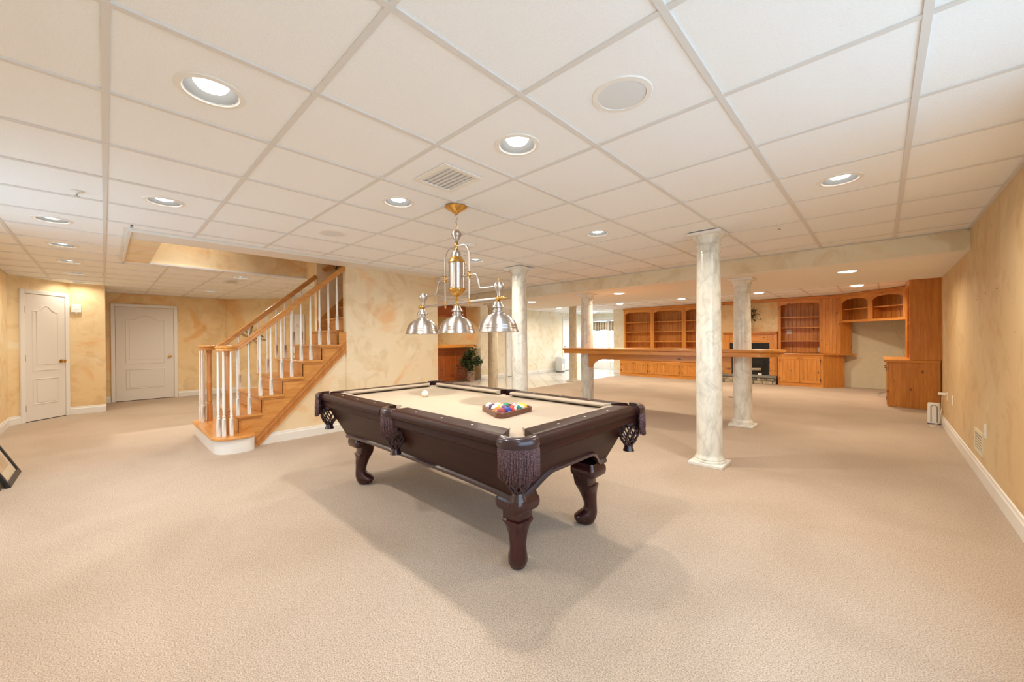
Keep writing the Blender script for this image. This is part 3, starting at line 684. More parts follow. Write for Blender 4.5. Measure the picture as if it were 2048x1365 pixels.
for k, bx in enumerate((-.478, 0, .455)):
    sh = nk(MB().lathe(dome, (bx, 0, 0), 40, cap=False), 'shade'); sh['label'] = 'brushed nickel dome shade'
    nk(MB().lathe(shade_p, (bx, 0, 0), 28), 'socket_cap', par=sh)
    nk(MB().lathe([(.008, 1.545), (.014, 1.535), (.012, 1.52), (.020, 1.512)], (bx, 0, 0), 16), 'socket_stem', 'brass', par=sh)
    for a in (.6, 2.7, 4.8):
        nk(MB().sphere((bx+.045*math.cos(a), .045*math.sin(a), 1.444), .006, 8, 6), 'thumb_screw', 'nickel', par=sh)
    MB().sphere((bx, 0, 1.358), .030, 16, 10).build('bulb', 'bulb', sh, True)
    L = bpy.data.lights.new('lamp', 'AREA'); L.shape = 'DISK'; L.size = .10; L.energy = .75; L.color = WARM; L.spread = math.radians(165)
    lo = bpy.data.objects.new('lamp', L); COL.objects.link(lo); lo.parent = PL; lo.location = (bx, 0, 1.322)

# ================================================================== MARBLE COLUMNS
def column(x, y, h, label, m='marble', r=.118, rot=0):
    e = thing('marble_column', label, 'column', (x, y, 0), rot, 'round faux marble columns')
    w = .155
    B(-w, -w, 0, w, w, .028).build('plinth', 'trim', e, bevel=.004)
    MB().lathe([(r*1.22, .026), (r*1.24, .036), (r*1.20, .048), (r*1.10, .054), (r*1.14, .062), (r*1.10, .072), (r*1.02, .085), (r*1.0, .10)], n=36).build('base_torus', m, e, True)
    pr = [(r*(1-.18*max(0, t-.25)**1.5), .09+(h-.20-.09)*t) for t in [i/16 for i in range(17)]]
    MB().lathe(pr, n=40).build('shaft', m, e, True)
    rt = pr[-1][0]
    MB().lathe([(rt*1.0, h-.205), (rt*1.06, h-.20), (rt*1.06, h-.19), (rt*1.0, h-.186), (rt*1.0, h-.13), (rt*1.07, h-.125), (rt*1.09, h-.117), (rt*1.04, h-.11), (rt*1.08, h-.08), (rt*1.24, h-.045), (rt*1.36, h-.034), (rt*1.36, h-.026)], n=40).build('capital', m, e, True)
    B(-w*.98, -w*.98, h-.030, w*.98, w*.98, h-.001).build('abacus', 'trim', e, bevel=.004)
    return e
column(-1.235, 4.145, CEIL, 'pale marble column nearest the camera, right of the pool table')
column(-3.79, 4.15, CEIL, 'marble column behind the pendant shades, standing full height to the tiles')
column(-1.42, 6.25, 2.085, 'marble column passing through the right end of the bar shelf')
column(-3.99, 6.25, 2.085, 'marble column passing through the left end of the bar shelf')
column(-6.55, 6.25, 2.085, 'tan marble column just behind the right pendant shade', 'marble_warm')
column(-6.62, 9.6, CEIL, 'tan marble column farthest back, at the carpet and tile edge', 'marble_warm')

# ================================================================== BAR SHELF
bs = thing('bar_shelf', 'long knotty pine bar shelf held between two marble columns', 'bar shelf', (0, 0, 0))
def shelf_outline(g):
    y0, y1 = 5.93+g, 6.56-g; x0, x1 = -4.34+g, -.92-g
    return [(x0, y0+.02), (x0+.02, y0)]+arc(x1-.30, y0+.30, .30, -PI/2, 0, 10)+arc(x1-.20, y1-.2, .2, 0, PI/2, 8)+[(x0, y1)]
MB().prism([(x, y, 1.045) for x, y in shelf_outline(0)], (0, 0, .035)).build('top', 'pine_x', bs, bevel=.008)
MB().prism([(x, y, .985) for x, y in shelf_outline(.018)], (0, 0, .06)).build('edge_band', 'pine_x', bs, bevel=.006)
br = [(-3.86, .985), (-3.86, .73), (-3.80, .73)]+[(-3.80+.27*(1-math.cos(a)), .73+.155*math.sin(a)) for a in [PI/2*i/10 for i in range(1, 11)]]
br += [(-1.84+.27*math.sin(a), .73+.155*math.cos(a)) for a in [PI/2*i/10 for i in range(0, 10)]]+[(-1.57, .73), (-1.53, .73), (-1.53, .985)]
MB().prism([(x, 6.10, z) for x, z in br], (0, .05, 0)).build('apron', 'pine_x', bs)

# ================================================================== STAIRCASE
ST = thing('staircase', 'oak staircase with white balusters and two volute handrails', 'staircase', (0, 0, 0))
XN, XF = -5.36, -6.48                        # tread ends
RISE, RUN, Z2, Y2 = .2025, .2335, .388, 1.04
tz = lambda n: Z2+RISE*(n-2)
ty = lambda n: Y2+RUN*(n-2)
def stairX(name, x0, y0, z0, x1, y1, z1, m, bevel=.004): return B(x0, y0, z0, x1, y1, z1).build(name, m, ST, bevel=bevel)
# bullnose starting step
def bull(g, z):
    x0, x1, y0, y1 = -6.74+g, -5.175-g, .80+g, 1.20
    R1 = .19; return [(x, y, z) for x, y in arc(x1-R1, y0+R1, R1, -PI/2, 0, 10)+[(x1, y1-.10)]+arc(x1-.1, y1-.1, .1, 0, PI/2, 5)+[(x0+.12, y1)]+arc(x0+.1, y1-.1, .1, PI/2, PI, 5)+arc(x0+.12, y0+.12, .12, PI, 1.5*PI, 8)]
MB().prism(bull(.028, 0), (0, 0, .158)).build('starting_riser', 'trim', ST, True)
MB().prism(bull(0, .158), (0, 0, .030)).build('starting_tread', 'oak', ST, bevel=.009, seg=3)
tread = B(XF, 0, -.028, XN, RUN+.03, 0).mesh('tread', 'oak'); 
tin = B(-6.468, 0, -.028, XC-.102, RUN+.03, 0).mesh('tread', 'oak')
for n in range(2, 14):
    o = bpy.data.objects.new('tread', tread if n <= 6 else tin); COL.objects.link(o); o.parent = ST; o.location = (0, ty(n), tz(n))
    md = o.modifiers.new('bevel', 'BEVEL'); md.width = .009; md.segments = 3
    zb = tz(n-1) if n > 2 else .17
    x1 = XN-.04 if n <= 6 else XC-.102
    B(-6.46, ty(n)+.028, zb, x1, ty(n)+.045, tz(n)-.028).build('riser', 'oak', ST)
    if n <= 6:
        B(XN-.042, ty(n)+.012, tz(n)-.045, XN-.018, ty(n)+RUN+.02, tz(n)-.028).build('tread_scotia', 'oak_y', ST)
def stringer(x, th):
    pts = [(1.068, .02)]
    for n in range(2, 8):
        pts += [(ty(n)+.028, tz(n)-.03), (min(2.33, ty(n+1)+.028), tz(n)-.03)]
        if n == 7: pts = pts[:-1]
    pts = [(1.068, .0), (1.068, tz(2)-.03)]
    for n in range(3, 8): pts += [(ty(n)+.028, tz(n-1)-.03), (ty(n)+.028, tz(n)-.03)]
    pts += [(2.33, tz(7)-.03), (2.33, 1.10), (1.275, .0)]
    MB().prism([(x, y, z) for y, z in pts], (th, 0, 0)).build('stringer', 'oak_y', ST)
    d = Vector((0, 2.33-1.275, 1.10)).normalized(); nrm = Vector((0, -d.z, d.y))
    for k, (o0, w) in enumerate(((.0, .028), (.034, .014), (.054, .030), (.09, .010))):
        a = Vector((x+th, 1.275, 0))+nrm*o0; b2 = Vector((x+th, 2.33, 1.10))+nrm*o0
        s0 = (0-a.z)/d.z if a.z < 0 else 0; a = a+d*(max(0, (.012-a.z)/d.z)); 
        e_ = (2.33-b2.y)/d.y; b2 = b2+d*e_
        q = Vector((.012 if k % 2 == 0 else .006, 0, 0))*(1 if th > 0 else -1)
        MB().hexa([a, b2, b2+nrm*w, a+nrm*w], [a+q, b2+q, b2+nrm*w+q, a+nrm*w+q]).build('stringer_moulding', 'oak_z', ST)
stringer(XC-.03, .03); stringer(-6.45, -.03)
for n in range(2, 7):                         # carved brackets below each tread return
    y0, z0 = ty(n)+.05, tz(n)-.05
    pts = [(y0, z0), (y0+.20, z0), (y0+.185, z0-.03), (y0+.15, z0-.04), (y0+.12, z0-.075), (y0+.08, z0-.085), (y0+.05, z0-.12), (y0+.01, z0-.13)]
    MB().prism([(XC, y, z) for y, z in pts], (.006, 0, 0)).build('stair_bracket', 'oak_y', ST)
def baluster(x, y, z0, z1):
    s_ = .0165; h = z1-z0; k = .19
    mb = MB(); mb.box(-s_, -s_, 0, s_, s_, k)
    mb.loft([[(a*q*s_, c*q*s_, zz) for a, c in ((-1,-1),(1,-1),(1,1),(-1,1))] for q, zz in ((1, k), (.62, k+.018))], cap=False)
    pr = [(.0105, k+.016), (.0155, k+.028), (.0155, k+.036), (.0095, k+.046), (.0135, k+.058), (.0135, k+.064), (.0105, k+.078), (.0145, k+.12), (.0145, k+.20), (.011, h*.75), (.0088, h)]
    mb.lathe(pr, n=12)
    return mb.build('baluster', 'trim', ST, True, loc=(x, y, z0), ang=.8)
railz = lambda y: 1.172+.879*(y-1.075)
XRN, XRF = -5.435, -6.485
for k in range(11):
    y = 1.066+.1153*k; n = min(7, 2+k//2)
    for x in (XRN, XRF):
        if x == XRF and y > 2.2: continue
        baluster(x, y, tz(n), railz(y)-.028)
PROF = [(-.026, -.03), (.026, -.03), (.030, -.012), (.024, -.002), (.031, .010), (.028, .022), (.014, .032), (-.014, .032), (-.028, .022), (-.031, .010), (-.024, -.002), (-.030, -.012)]
for x, ye in ((XRN, 2.335), (XRF, 2.325)):
    pth = [(x, .95, 1.172), (x, 1.02, 1.172), (x, 1.06, 1.178), (x, 1.09, 1.195), (x, 1.12, railz(1.12)+.006), (x, 1.2, railz(1.2)+.004), (x, ye, railz(ye))]
    MB().sweep(pth, PROF).build('handrail', 'oak_y', ST, True, ang=1.2)
for x, y, sx in ((XRN+.045, .955, 1), (XRF-.045, .955, -1)):
    MB().lathe([(.100, 1.142), (.104, 1.150), (.100, 1.162), (.094, 1.168), (.106, 1.180), (.106, 1.192), (.096, 1.202), (.03, 1.206), (.001, 1.206)], (x, y, 0), 36).build('volute', 'oak', ST, True, ang=.9)
    nx, ny = (x-.03, y+.02)
    mb = MB(); mb.box(nx-.028, ny-.028, .188, nx+.028, ny+.028, .40)
    mb.lathe([(.026, .40), (.030, .42), (.022, .43), (.030, .445), (.032, .455), (.028, .47), (.029, .66), (.033, .67), (.029, .68), (.033, .69), (.028, .70), (.025, 1.09), (.034, 1.10), (.030, 1.11), (.036, 1.13), (.036, 1.145)], (nx, ny, 0), 20)
    mb.build('newel_post', 'oak_z', ST, True)
    for a in (-2.2, -1.35, -.5, .35) if sx > 0 else (-2.7, -1.8, -.95, 2.7): baluster(x+.082*math.cos(a), y+.082*math.sin(a), .188, 1.146)
# enclosed flight: skirts and wall handrail
for x, s_ in ((-6.468, 1), (XC-.102, -1)):
    MB().prism([(x, 2.33, tz(7)-.1), (x, 3.76, tz(13)-.08), (x, 3.76, tz(13)+.36), (x, 2.33, tz(7)+.17)], (.014*s_, 0, 0)).build('skirt_board', 'oak_y', ST)
pth = [(-6.40, 2.40, railz(2.40)+.02), (-6.40, 3.7, railz(3.7)+.02)]
MB().sweep(pth, PROF).build('wall_handrail', 'oak_y', ST, True, ang=1.2)
for y in (2.62, 3.4):
    MB().tube([(-6.468, y, railz(y)-.10), (-6.43, y, railz(y)-.11), (-6.40, y, railz(y)-.07), (-6.40, y, railz(y)-.01)], .008, 8).build('rail_bracket', 'iron', ST, True)

# ================================================================== POOL TABLE
TC = Vector((-2.357, 1.8975, 0)); HL, HW = 1.192, .632
PT = thing('pool_table', 'dark mahogany pool table with tan cloth, fringed pockets and cabriole legs', 'pool table', TC)
ZR, ZB = .80, .762
IN = .125                                     # rail width
BX, BY = HL-IN, HW-IN                         # rail inner line
PX, PY = HL-.078, HW-.078                     # corner pocket centre
pocks = [(sx*PX, sy*PY, 'c', math.atan2(sy, sx)) for sx in (-1, 1) for sy in (-1, 1)]+[(0, sy*(HW-.075), 's', sy*PI/2) for sy in (-1, 1)]
# bed (the cloth runs under the rails and into the pocket throats)
c_out = []
ex, ey = HL-.085, HW-.085
for k, (sx, sy) in enumerate(((1, 1), (-1, 1), (-1, -1), (1, -1))):
    a = math.atan2(sy, sx); c_out += arc(sx*(HL-.050), sy*(HW-.050), .050, a+PI*1.25, a+PI*.75, 8)
    if k in (0, 2): c_out += arc(0, sy*(HW-.072), .055, (0 if sy > 0 else PI), (-PI if sy > 0 else 0), 10)
o = MB().prism([(x, y, ZB-.02) for x, y in c_out], (0, 0, .02)).build('cloth_bed', 'felt', PT); o['label'] = 'tan cloth playing surface'
B(-HL+.2, -HW+.14, .70, HL-.2, HW-.14, ZB-.021).build('slate_bed', 'slate', PT)
# rails: cross-section (distance inward from the outer edge, z)
RS = [(.012, .738), (.0, .750), (-.004, .768), (.004, .786), (.018, .797), (.034, .80), (IN, .80), (IN, .738)]
CS = [(IN, .766), (IN, .7995), (IN+.030, .7985), (IN+.046, .793), (IN+.050, .787), (IN+.040, .776)]
BS = [(.018, .742), (.014, .700), (.024, .694), (.024, .690), (.05, .690), (.05, .742)]
def along(prof, axis, side, a, b2, ea=0, eb=0):
    """prism of an inward profile; axis 'x' runs along x on side y=side*HW"""
    def pt(d, z, t, e):
        tt = t+e*(max(0, d-IN)/.05) if prof is CS else t+e*d/IN
        return (tt, side*(HW-d), z) if axis == 'x' else (side*(HL-d), tt, z)
    return MB().loft([[pt(d, z, a, ea) for d, z in prof], [pt(d, z, b2, eb) for d, z in prof]])
SEG = []
for sy in (-1, 1): SEG += [('x', sy, -HL+.112, -.072), ('x', sy, .072, HL-.112)]
for sx in (-1, 1): SEG += [('y', sx, -HW+.112, HW-.112)]
for ax, sd, a, b2 in SEG:
    m = 'espresso' if ax == 'x' else 'espresso_y'
    mp = lambda t: ax == 'x' and abs(t) < .1
    ra, rb = (0 if mp(a) else .068), (0 if mp(b2) else -.068)
    rl = along(RS, ax, sd, a, b2, ra, rb).build('rail', m, PT, True, ang=.5)
    mid_pocket = lambda t: abs(t) < .1
    ea = .012 if (ax == 'x' and mid_pocket(a)) else .040; eb = -.012 if (ax == 'x' and mid_pocket(b2)) else -.040
    along(CS, ax, sd, a+ra, b2+rb, ea, eb).build('cushion', 'felt', PT)
    nS = 3
    full_a, full_b = ((-HL+IN, 0) if b2 < .2 else (0, HL-IN)) if ax == 'x' else (-HW+IN, HW-IN)
    for k in range(1, nS+1):
        t = full_a+(full_b-full_a)*k/(nS+1); d = IN*.52
        c = Vector((t, sd*(HW-d), .8004)) if ax == 'x' else Vector((sd*(HL-d), t, .8004))
        MB().prism([(c.x-.011, c.y, c.z), (c.x, c.y-.007, c.z), (c.x+.011, c.y, c.z), (c.x, c.y+.007, c.z)] if ax == 'x' else [(c.x, c.y-.011, c.z), (c.x+.007, c.y, c.z), (c.x, c.y+.011, c.z), (c.x-.007, c.y, c.z)], (0, 0, .0008)).build('rail_sight', 'sight', rl)
    BSx = [(d, z) for d, z in BS]
    bl = along(BSx, ax, sd, a, b2).build('rail_apron', m, PT)
# cabinet: sloping sides, arched on the ends
tx, tyy, bx, by, zt_, zb_ = HL-.075, HW-.060, HL-.20, HW-.185, .70, .415
def lerp(a, b2, t): return a+(b2-a)*t
for sy in (-1, 1):
    n = 24; top = []; bot = []
    for i in range(n+1):
        u = i/n*2-1; h = zb_+.028*(1-abs(u)**4); k = (h-zb_)/(zt_-zb_)
        top.append(Vector((u*tx, sy*tyy, zt_))); bot.append(Vector((u*lerp(bx, tx, k), sy*lerp(by, tyy, k), h)))
    mb = MB(); off = Vector((0, -sy*.03, 0)); k = n+1
    mb.add(top+bot+[p+off for p in top]+[p+off for p in bot], [(i, i+1, k+i+1, k+i) for i in range(n)]+[(2*k+i, 3*k+i, 3*k+i+1, 2*k+i+1) for i in range(n)]+[(k+i, k+i+1, 3*k+i+1, 3*k+i) for i in range(n)])
    cb = mb.build('cabinet_side', 'espresso', PT)
    MB().sweep([p+Vector((0, sy*.006, .008)) for p in bot], [(-.010, -.014), (.010, -.014), (.012, .004), (.004, .014), (-.010, .014)]).build('bottom_moulding', 'leather', PT, True)
for sx in (-1, 1):
    n = 24; top = []; bot = []
    for i in range(n+1):
        u = i/n*2-1; q = min(1, max(0, (1-abs(u)-.12)/.5)); h = zb_+.105*(q*q*(3-2*q)); k = (h-zb_)/(zt_-zb_)
        top.append(Vector((sx*tx, u*tyy, zt_))); bot.append(Vector((sx*lerp(bx, tx, k), u*lerp(by, tyy, k), h)))
    mb = MB(); off = Vector((-sx*.03, 0, 0)); k = n+1
    mb.add(top+bot+[p+off for p in top]+[p+off for p in bot], [(i, i+1, k+i+1, k+i) for i in range(n)]+[(2*k+i, 3*k+i, 3*k+i+1, 2*k+i+1) for i in range(n)]+[(k+i, k+i+1, 3*k+i+1, 3*k+i) for i in range(n)])
    mb.build('cabinet_end', 'espresso_y', PT)
    MB().sweep([p+Vector((sx*.006, 0, .008)) for p in bot], [(-.010, -.014), (.010, -.014), (.012, .004), (.004, .014), (-.010, .014)]).build('bottom_moulding', 'leather', PT, True)
B(-.9, -.25, .44, .9, .25, .68).build('frame_beam', 'dark', PT)
# cabriole legs: sections along the diagonal (outer, inner, half width, z)
LG = [(.022,-.040,.028,.0), (.045,-.071,.045,.012), (.056,-.087,.054,.035), (.063,-.087,.055,.0535), (.067,-.0624,.052,.0736), (.067,-.030,.048,.094), (.066,-.018,.0455,.116), (.0647,-.022,.0455,.147), (.0647,-.040,.052,.196), (.072,-.060,.066,.235), (.080,-.076,.086,.262), (.080,-.080,.084,.270), (.0624,-.083,.080,.276), (.0624,-.093,.082,.33), (.070,-.096,.086,.36)]
def legmesh():
    rings = []
    for so, si, hw_, z in LG:
        c = (so+si)/2; hs = (so-si)/2; rg = []
        for i in range(20):
            a = 2*PI*i/20; p = 2.4 if z < .23 else 1.25
            ca, sa = math.cos(a), math.sin(a)
            k = (abs(ca)**p+abs(sa)**p)**(-1/p)
            rg.append((c+hs*ca*k, hw_*sa*k, z))
        rings.append(rg)
    return MB().loft(rings)
leg_me = legmesh().mesh('leg', 'mahogany', True, .8)
q_ = rrect(.186, .186, .03, 5)
blk = MB().loft([[(x*s_, y*s_, z) for x, y in q_] for s_, z in ((.80, .333), (.93, .337), (1.0, .350), (1.02, .37), (1.0, .39), (.92, .402), (.86, .425))]).mesh('leg_block', 'mahogany', True)
LX, LY = 1.405-1.192+.712, .333
for sx in (-1, 1):
    for sy in (-1, 1):
        a = math.atan2(sy, sx); ang = math.copysign(PI/4 if sx > 0 else 3*PI/4, sy)
        lo = bpy.data.objects.new('leg', leg_me); COL.objects.link(lo); lo.parent = PT; lo.location = (sx*.915, sy*.345, 0); lo.rotation_euler = (0, 0, ang)
        bo = bpy.data.objects.new('leg_block', blk); COL.objects.link(bo); bo.parent = lo; bo.location = (.010, 0, 0); bo.rotation_euler = (0, 0, PI/4)
# pockets
fr_cache = {}
def fringe(kind):
    mb = MB(); rnd = random.Random(3)
    if kind == 'c': R0, a0, a1, ns = .100, -1.10, 1.10, 46
    else: R0, a0, a1, ns = .085, -1.15, 1.15, 34
    for lay in range(2):
        for i in range(ns):
            a = a0+(a1-a0)*(i+.5*lay)/(ns-1); r = R0+.003+.005*lay; L = (.125 if kind == 'c' else .115)*(1+rnd.uniform(-.05, .05))+.022*math.cos(a*1.2)
            x, y = r*math.cos(a), r*math.sin(a); w1, w2 = rnd.uniform(-.003, .003), rnd.uniform(-.003, .003)
            mb.tube([(x, y, .748), (x+w1, y+w2, .748-L*.5), (x+w2, y+w1, .748-L)], .0029, 5)
    return mb.mesh('fringe', 'fringe', True, 2)
def net():
    mb = MB(); n = 9
    prof = [(.060, .665), (.066, .63), (.064, .595), (.050, .56), (.032, .535), (.026, .525)]
    for d in (-1, 1):
        for k in range(n):
            mb.tube([(r*math.cos(2*PI*k/n+d*i*.30), r*math.sin(2*PI*k/n+d*i*.30), z) for i, (r, z) in enumerate(prof)], .0055, 5)
    return mb.mesh('pocket_net', 'net', True, 2)
net_me = net()
tas = MB().lathe([(.020, .530), (.028, .522), (.030, .508), (.036, .492), (.038, .486), (.030, .484)], n=18).mesh('net_tassel', 'leather', True)
fr_cache = {'c': fringe('c'), 's': fringe('s')}
for x, y, kd, a in pocks:
    e = MB().loft([[(r*math.cos(2*PI*i/28), r*math.sin(2*PI*i/28), z) for i in range(28)] for r, z in ((.058, .740), (.056, .70), (.050, .66), (.050, .655), (.056, .66), (.062, .740))], cap=False, closed=True).build('pocket_cup', 'leather', PT, True, loc=(x, y, 0), rotz=a)
    if kd == 'c':
        pth = [(.098*math.cos(t), .098*math.sin(t), .774) for t in [(-1.15+2.3*i/18) for i in range(19)]]
    else:
        pth = [(.085*math.cos(t), .085*math.sin(t), .774) for t in [(-1.3+2.6*i/16) for i in range(17)]]
    MB().sweep(pth, [(-.030, -.026), (.006, -.028), (.012, -.012), (.011, .010), (.002, .024), (-.014, .029), (-.032, .026)]).build('pocket_iron', 'leather', e, True, ang=1.0)
    f = bpy.data.objects.new('fringe', fr_cache[kd]); COL.objects.link(f); f.parent = e; f['kind'] = 'stuff'; f['label'] = 'burgundy twisted cord fringe'
    MB().tube([(q.x, q.y, .747) for q in [Vector(((.106 if kd == 'c' else .09)*math.cos(t), (.106 if kd == 'c' else .09)*math.sin(t))) for t in [(-1.05+2.1*i/18) for i in range(19)]]], .004, 6).build('fringe_band', 'fringe', e, True)
    nn = bpy.data.objects.new('pocket_net', net_me); COL.objects.link(nn); nn.parent = e
    tt = bpy.data.objects.new('net_tassel', tas); COL.objects.link(tt); tt.parent = e
# balls and rack
BR = .0286
ball_me = {}
def ball(name, x, y, col, stripe, num, label, rot):
    m = m_ball(name+'_mat', col, stripe)
    o = MB().sphere((0, 0, 0), BR, 24, 16).build(name, m, None, True, ang=3); o.location = (x, y, ZB+BR); o.rotation_euler = rot
    tag(o, label, 'ball', 'pool balls' if num else None)
    if num:
        cu = bpy.data.curves.new('number', 'FONT'); cu.body = str(num); cu.size = .013; cu.align_x = 'CENTER'; cu.align_y = 'CENTER'
        to = bpy.data.objects.new('number', cu); COL.objects.link(to); dg = bpy.context.evaluated_depsgraph_get()
        me = bpy.data.meshes.new_from_object(to.evaluated_get(dg)); bpy.data.objects.remove(to)
        for v in me.vertices:
            p = Vector((v.co.x, 0, v.co.y)); yy = -math.sqrt(max(0, BR*BR-p.x**2-p.z**2)); v.co = Vector((p.x, yy, p.z))*1.004
        me.materials.clear(); me.materials.append(MT['black']); n2 = bpy.data.objects.new('number', me); COL.objects.link(n2); n2.parent = o
    return o
ball('cue_ball', -2.817, 1.883, (.86, .80, .66), False, 0, 'white cue ball alone near the far end of the tan cloth', (0, 0, 0))
RC = Vector((-1.797, 1.823)); RROT = math.radians(-24)
rk = thing('ball_rack', 'dark wooden triangle rack holding the pool balls', 'rack', (RC.x, RC.y, ZB), RROT)
def tri(rad, rc, z):
    p = []
    for k in range(3):
        a = PI/2+k*2*PI/3; c = ((rad-2*rc)*math.cos(a), (rad-2*rc)*math.sin(a)); p += [(x, y, z) for x, y in arc(c[0], c[1], rc, a-PI/3, a+PI/3, 6)]
    return p
rO, rI = .232, .208
mb = MB(); A1, A2 = tri(rO, .042, 0), tri(rI, .032, 0); n = len(A1); hh = .034
mb.loft([A1, [(x, y, hh) for x, y, z in A1], [(x, y, hh) for x, y, z in A2], A2], cap=False, closed=True)
mb.build('frame', 'rack', rk, bevel=.003)
cols = [((.80, .50, .05), 'yellow'), ((.03, .05, .28), 'blue'), ((.62, .04, .03), 'red'), ((.10, .04, .14), 'purple'), ((.78, .22, .03), 'orange'), ((.01, .20, .13), 'green'), ((.28, .03, .04), 'maroon'), ((.01, .01, .012), 'black')]
order = [1, 11, 14, 6, 8, 3, 13, 9, 12, 2, 10, 4, 15, 5, 7]
idx = 0; dxx = BR*2.02
for r in range(5):
    for c in range(r+1):
        lx = (c-r/2)*dxx; ly = .129-r*dxx*.866
        p = Matrix.Rotation(RROT, 2) @ Vector((lx, ly)) + RC; num = order[idx]; idx += 1
        cc, cn = cols[(num-1) % 8]
        lab = f'{"striped " if num > 8 else "solid "}{cn} pool ball numbered {num} in the rack'
        ball('pool_ball', p.x, p.y, cc, num > 8, num, lab, (random.uniform(-.9, .9), random.uniform(-1.4, 1.4), random.uniform(-.3, 1.6)))

# ================================================================== PINE BUILT-INS
YL, YU, YW = 12.20, 12.42, 12.75             # lower fronts, upper fronts, wall
def archhead(x0, x1, zlow, zhigh, ztop, n=14):
    """face-frame header with an arched underside"""
    r = .10*(x1-x0)
    pts = [(x0, ztop), (x0, zlow)]
    for i in range(n+1):
        t = i/n; pts.append((x0+(x1-x0)*t, zlow+(zhigh-zlow)*min(1, math.sin(PI*t)**.45)))
    return pts+[(x1, zlow), (x1, ztop)]
def bookcase(label, x0, x1, z0, z1, shelves, st=.055, depth=YW-YU-.01, arch=(.075, .125)):
    e = thing('bookcase', label, 'bookcase', (x0, YU, 0), 0, 'built in pine bookcases'); w = x1-x0; d = depth
    for a in (0, w-st): B(a, 0, z0, a+st, .022, z1).build('stile', 'pine', e)
    for a in (.0, w-.02): B(a, .022, z0, a+.02, d, z1).build('side_panel', 'pine', e)
    MB().prism([(x, .0, z) for x, z in archhead(st, w-st, z1-arch[1], z1-arch[0], z1)], (0, .022, 0)).build('arched_header', 'pine_x', e)
    B(.02, d-.012, z0, w-.02, d, z1).build('back_panel', 'pine_bead', e)
    B(.02, .022, z1-.02, w-.02, d-.012, z1).build('top_panel', 'pine_x', e)
    for z in shelves: B(.02, .028, z-.011, w-.02, d-.012, z+.011).build('shelf', 'pine_x', e)
    return e
def hinge(e, x, y, z): B(x-.008, y-.012, z-.03, x+.008, y, z+.03).build('hinge', 'black', e)
def basecab(label, x0, x1, ztop, doors=2, kick=.09, knob=True, y=YL):
    e = thing('base_cabinet', label, 'cabinet', (x0, y, 0), 0, 'built in pine base cabinets'); w = x1-x0; d = YW-y-.01
    B(.012, .02, .0, w-.012, d, ztop).build('body', 'pine', e)
    B(0, 0, 0, w, .02, kick).build('base_rail', 'pine_x', e); B(0, 0, ztop-.05, w, .02, ztop).build('top_rail', 'pine_x', e)
    for a in (0, w-.05): B(a, 0, kick, a+.05, .02, ztop-.05).build('stile', 'pine', e)
    dw = (w-.10)/doors
    for k in range(doors):
        a = .05+k*dw+.003; c = a+dw-.006; za, zc = kick+.004, ztop-.054
        fr = MB(); s_ = .055
        fr.box(a, -.016, za, a+s_, .0, zc); fr.box(c-s_, -.016, za, c, 0, zc); 
        dr = B(a+s_-.004, -.008, za+.02, c-s_+.004, 0, zc-.02).build('cabinet_door', 'pine_bead', e)
        B(a, -.016, za, a+s_, 0, zc).build('door_stile', 'pine', dr); B(c-s_, -.016, za, c, 0, zc).build('door_stile', 'pine', dr)
        B(a+s_, -.016, za, c-s_, 0, za+s_).build('door_rail', 'pine_x', dr); B(a+s_, -.016, zc-s_, c-s_, 0, zc).build('door_rail', 'pine_x', dr)
        kx = (c-.03) if k % 2 == 0 else (a+.03)
        MB().lathe([(.006, 0), (.006, .012), (.013, .018), (.014, .026), (.006, .032)], n=12).build('knob', 'pine_red', dr, True, loc=(kx, -.016, zc-.03)).rotation_euler = (PI/2, 0, 0)
        hx = a-.003 if k % 2 == 0 else c+.003
        for z in (za+.09, zc-.09): hinge(dr, hx, -.014, z)
    return e
bw = (6.47-3.42)/3
names = ('leftmost', 'middle', 'third')
for k in range(3):
    x0 = -6.44+k*1.01; x1 = x0+1.005
    bookcase(('leftmost pine bookcase bay, next to the patio door wall', 'second pine bookcase bay seen above the bar shelf', 'third pine bookcase bay half hidden by the nearest column')[k], x0, x1, .555, 2.21, (1.14, 1.47, 1.79))
    basecab(('low pine cabinet below the leftmost bookcase bay', 'low pine cabinet below the second bookcase bay', 'low pine cabinet below the third bookcase bay')[k], -6.47+k*1.015, -6.47+k*1.015+1.012, .52)
tag(B(-6.49, YL-.02, .52, -3.41, YW-.005, .553).build('worktop', 'pine_x', bevel=.006), 'long pine worktop above the three left base cabinets', 'worktop')
cor = thing('cornice', 'pine cornice board running along the top of the bookcases', 'cornice', (0, 0, 0))
B(-6.46, YU-.012, 2.212, -.72, YU+.03, 2.284).build('board', 'pine_x', cor); B(-6.47, YU-.03, 2.255, -.72, YU-.012, 2.284).build('crown', 'pine_x', cor, bevel=.006)
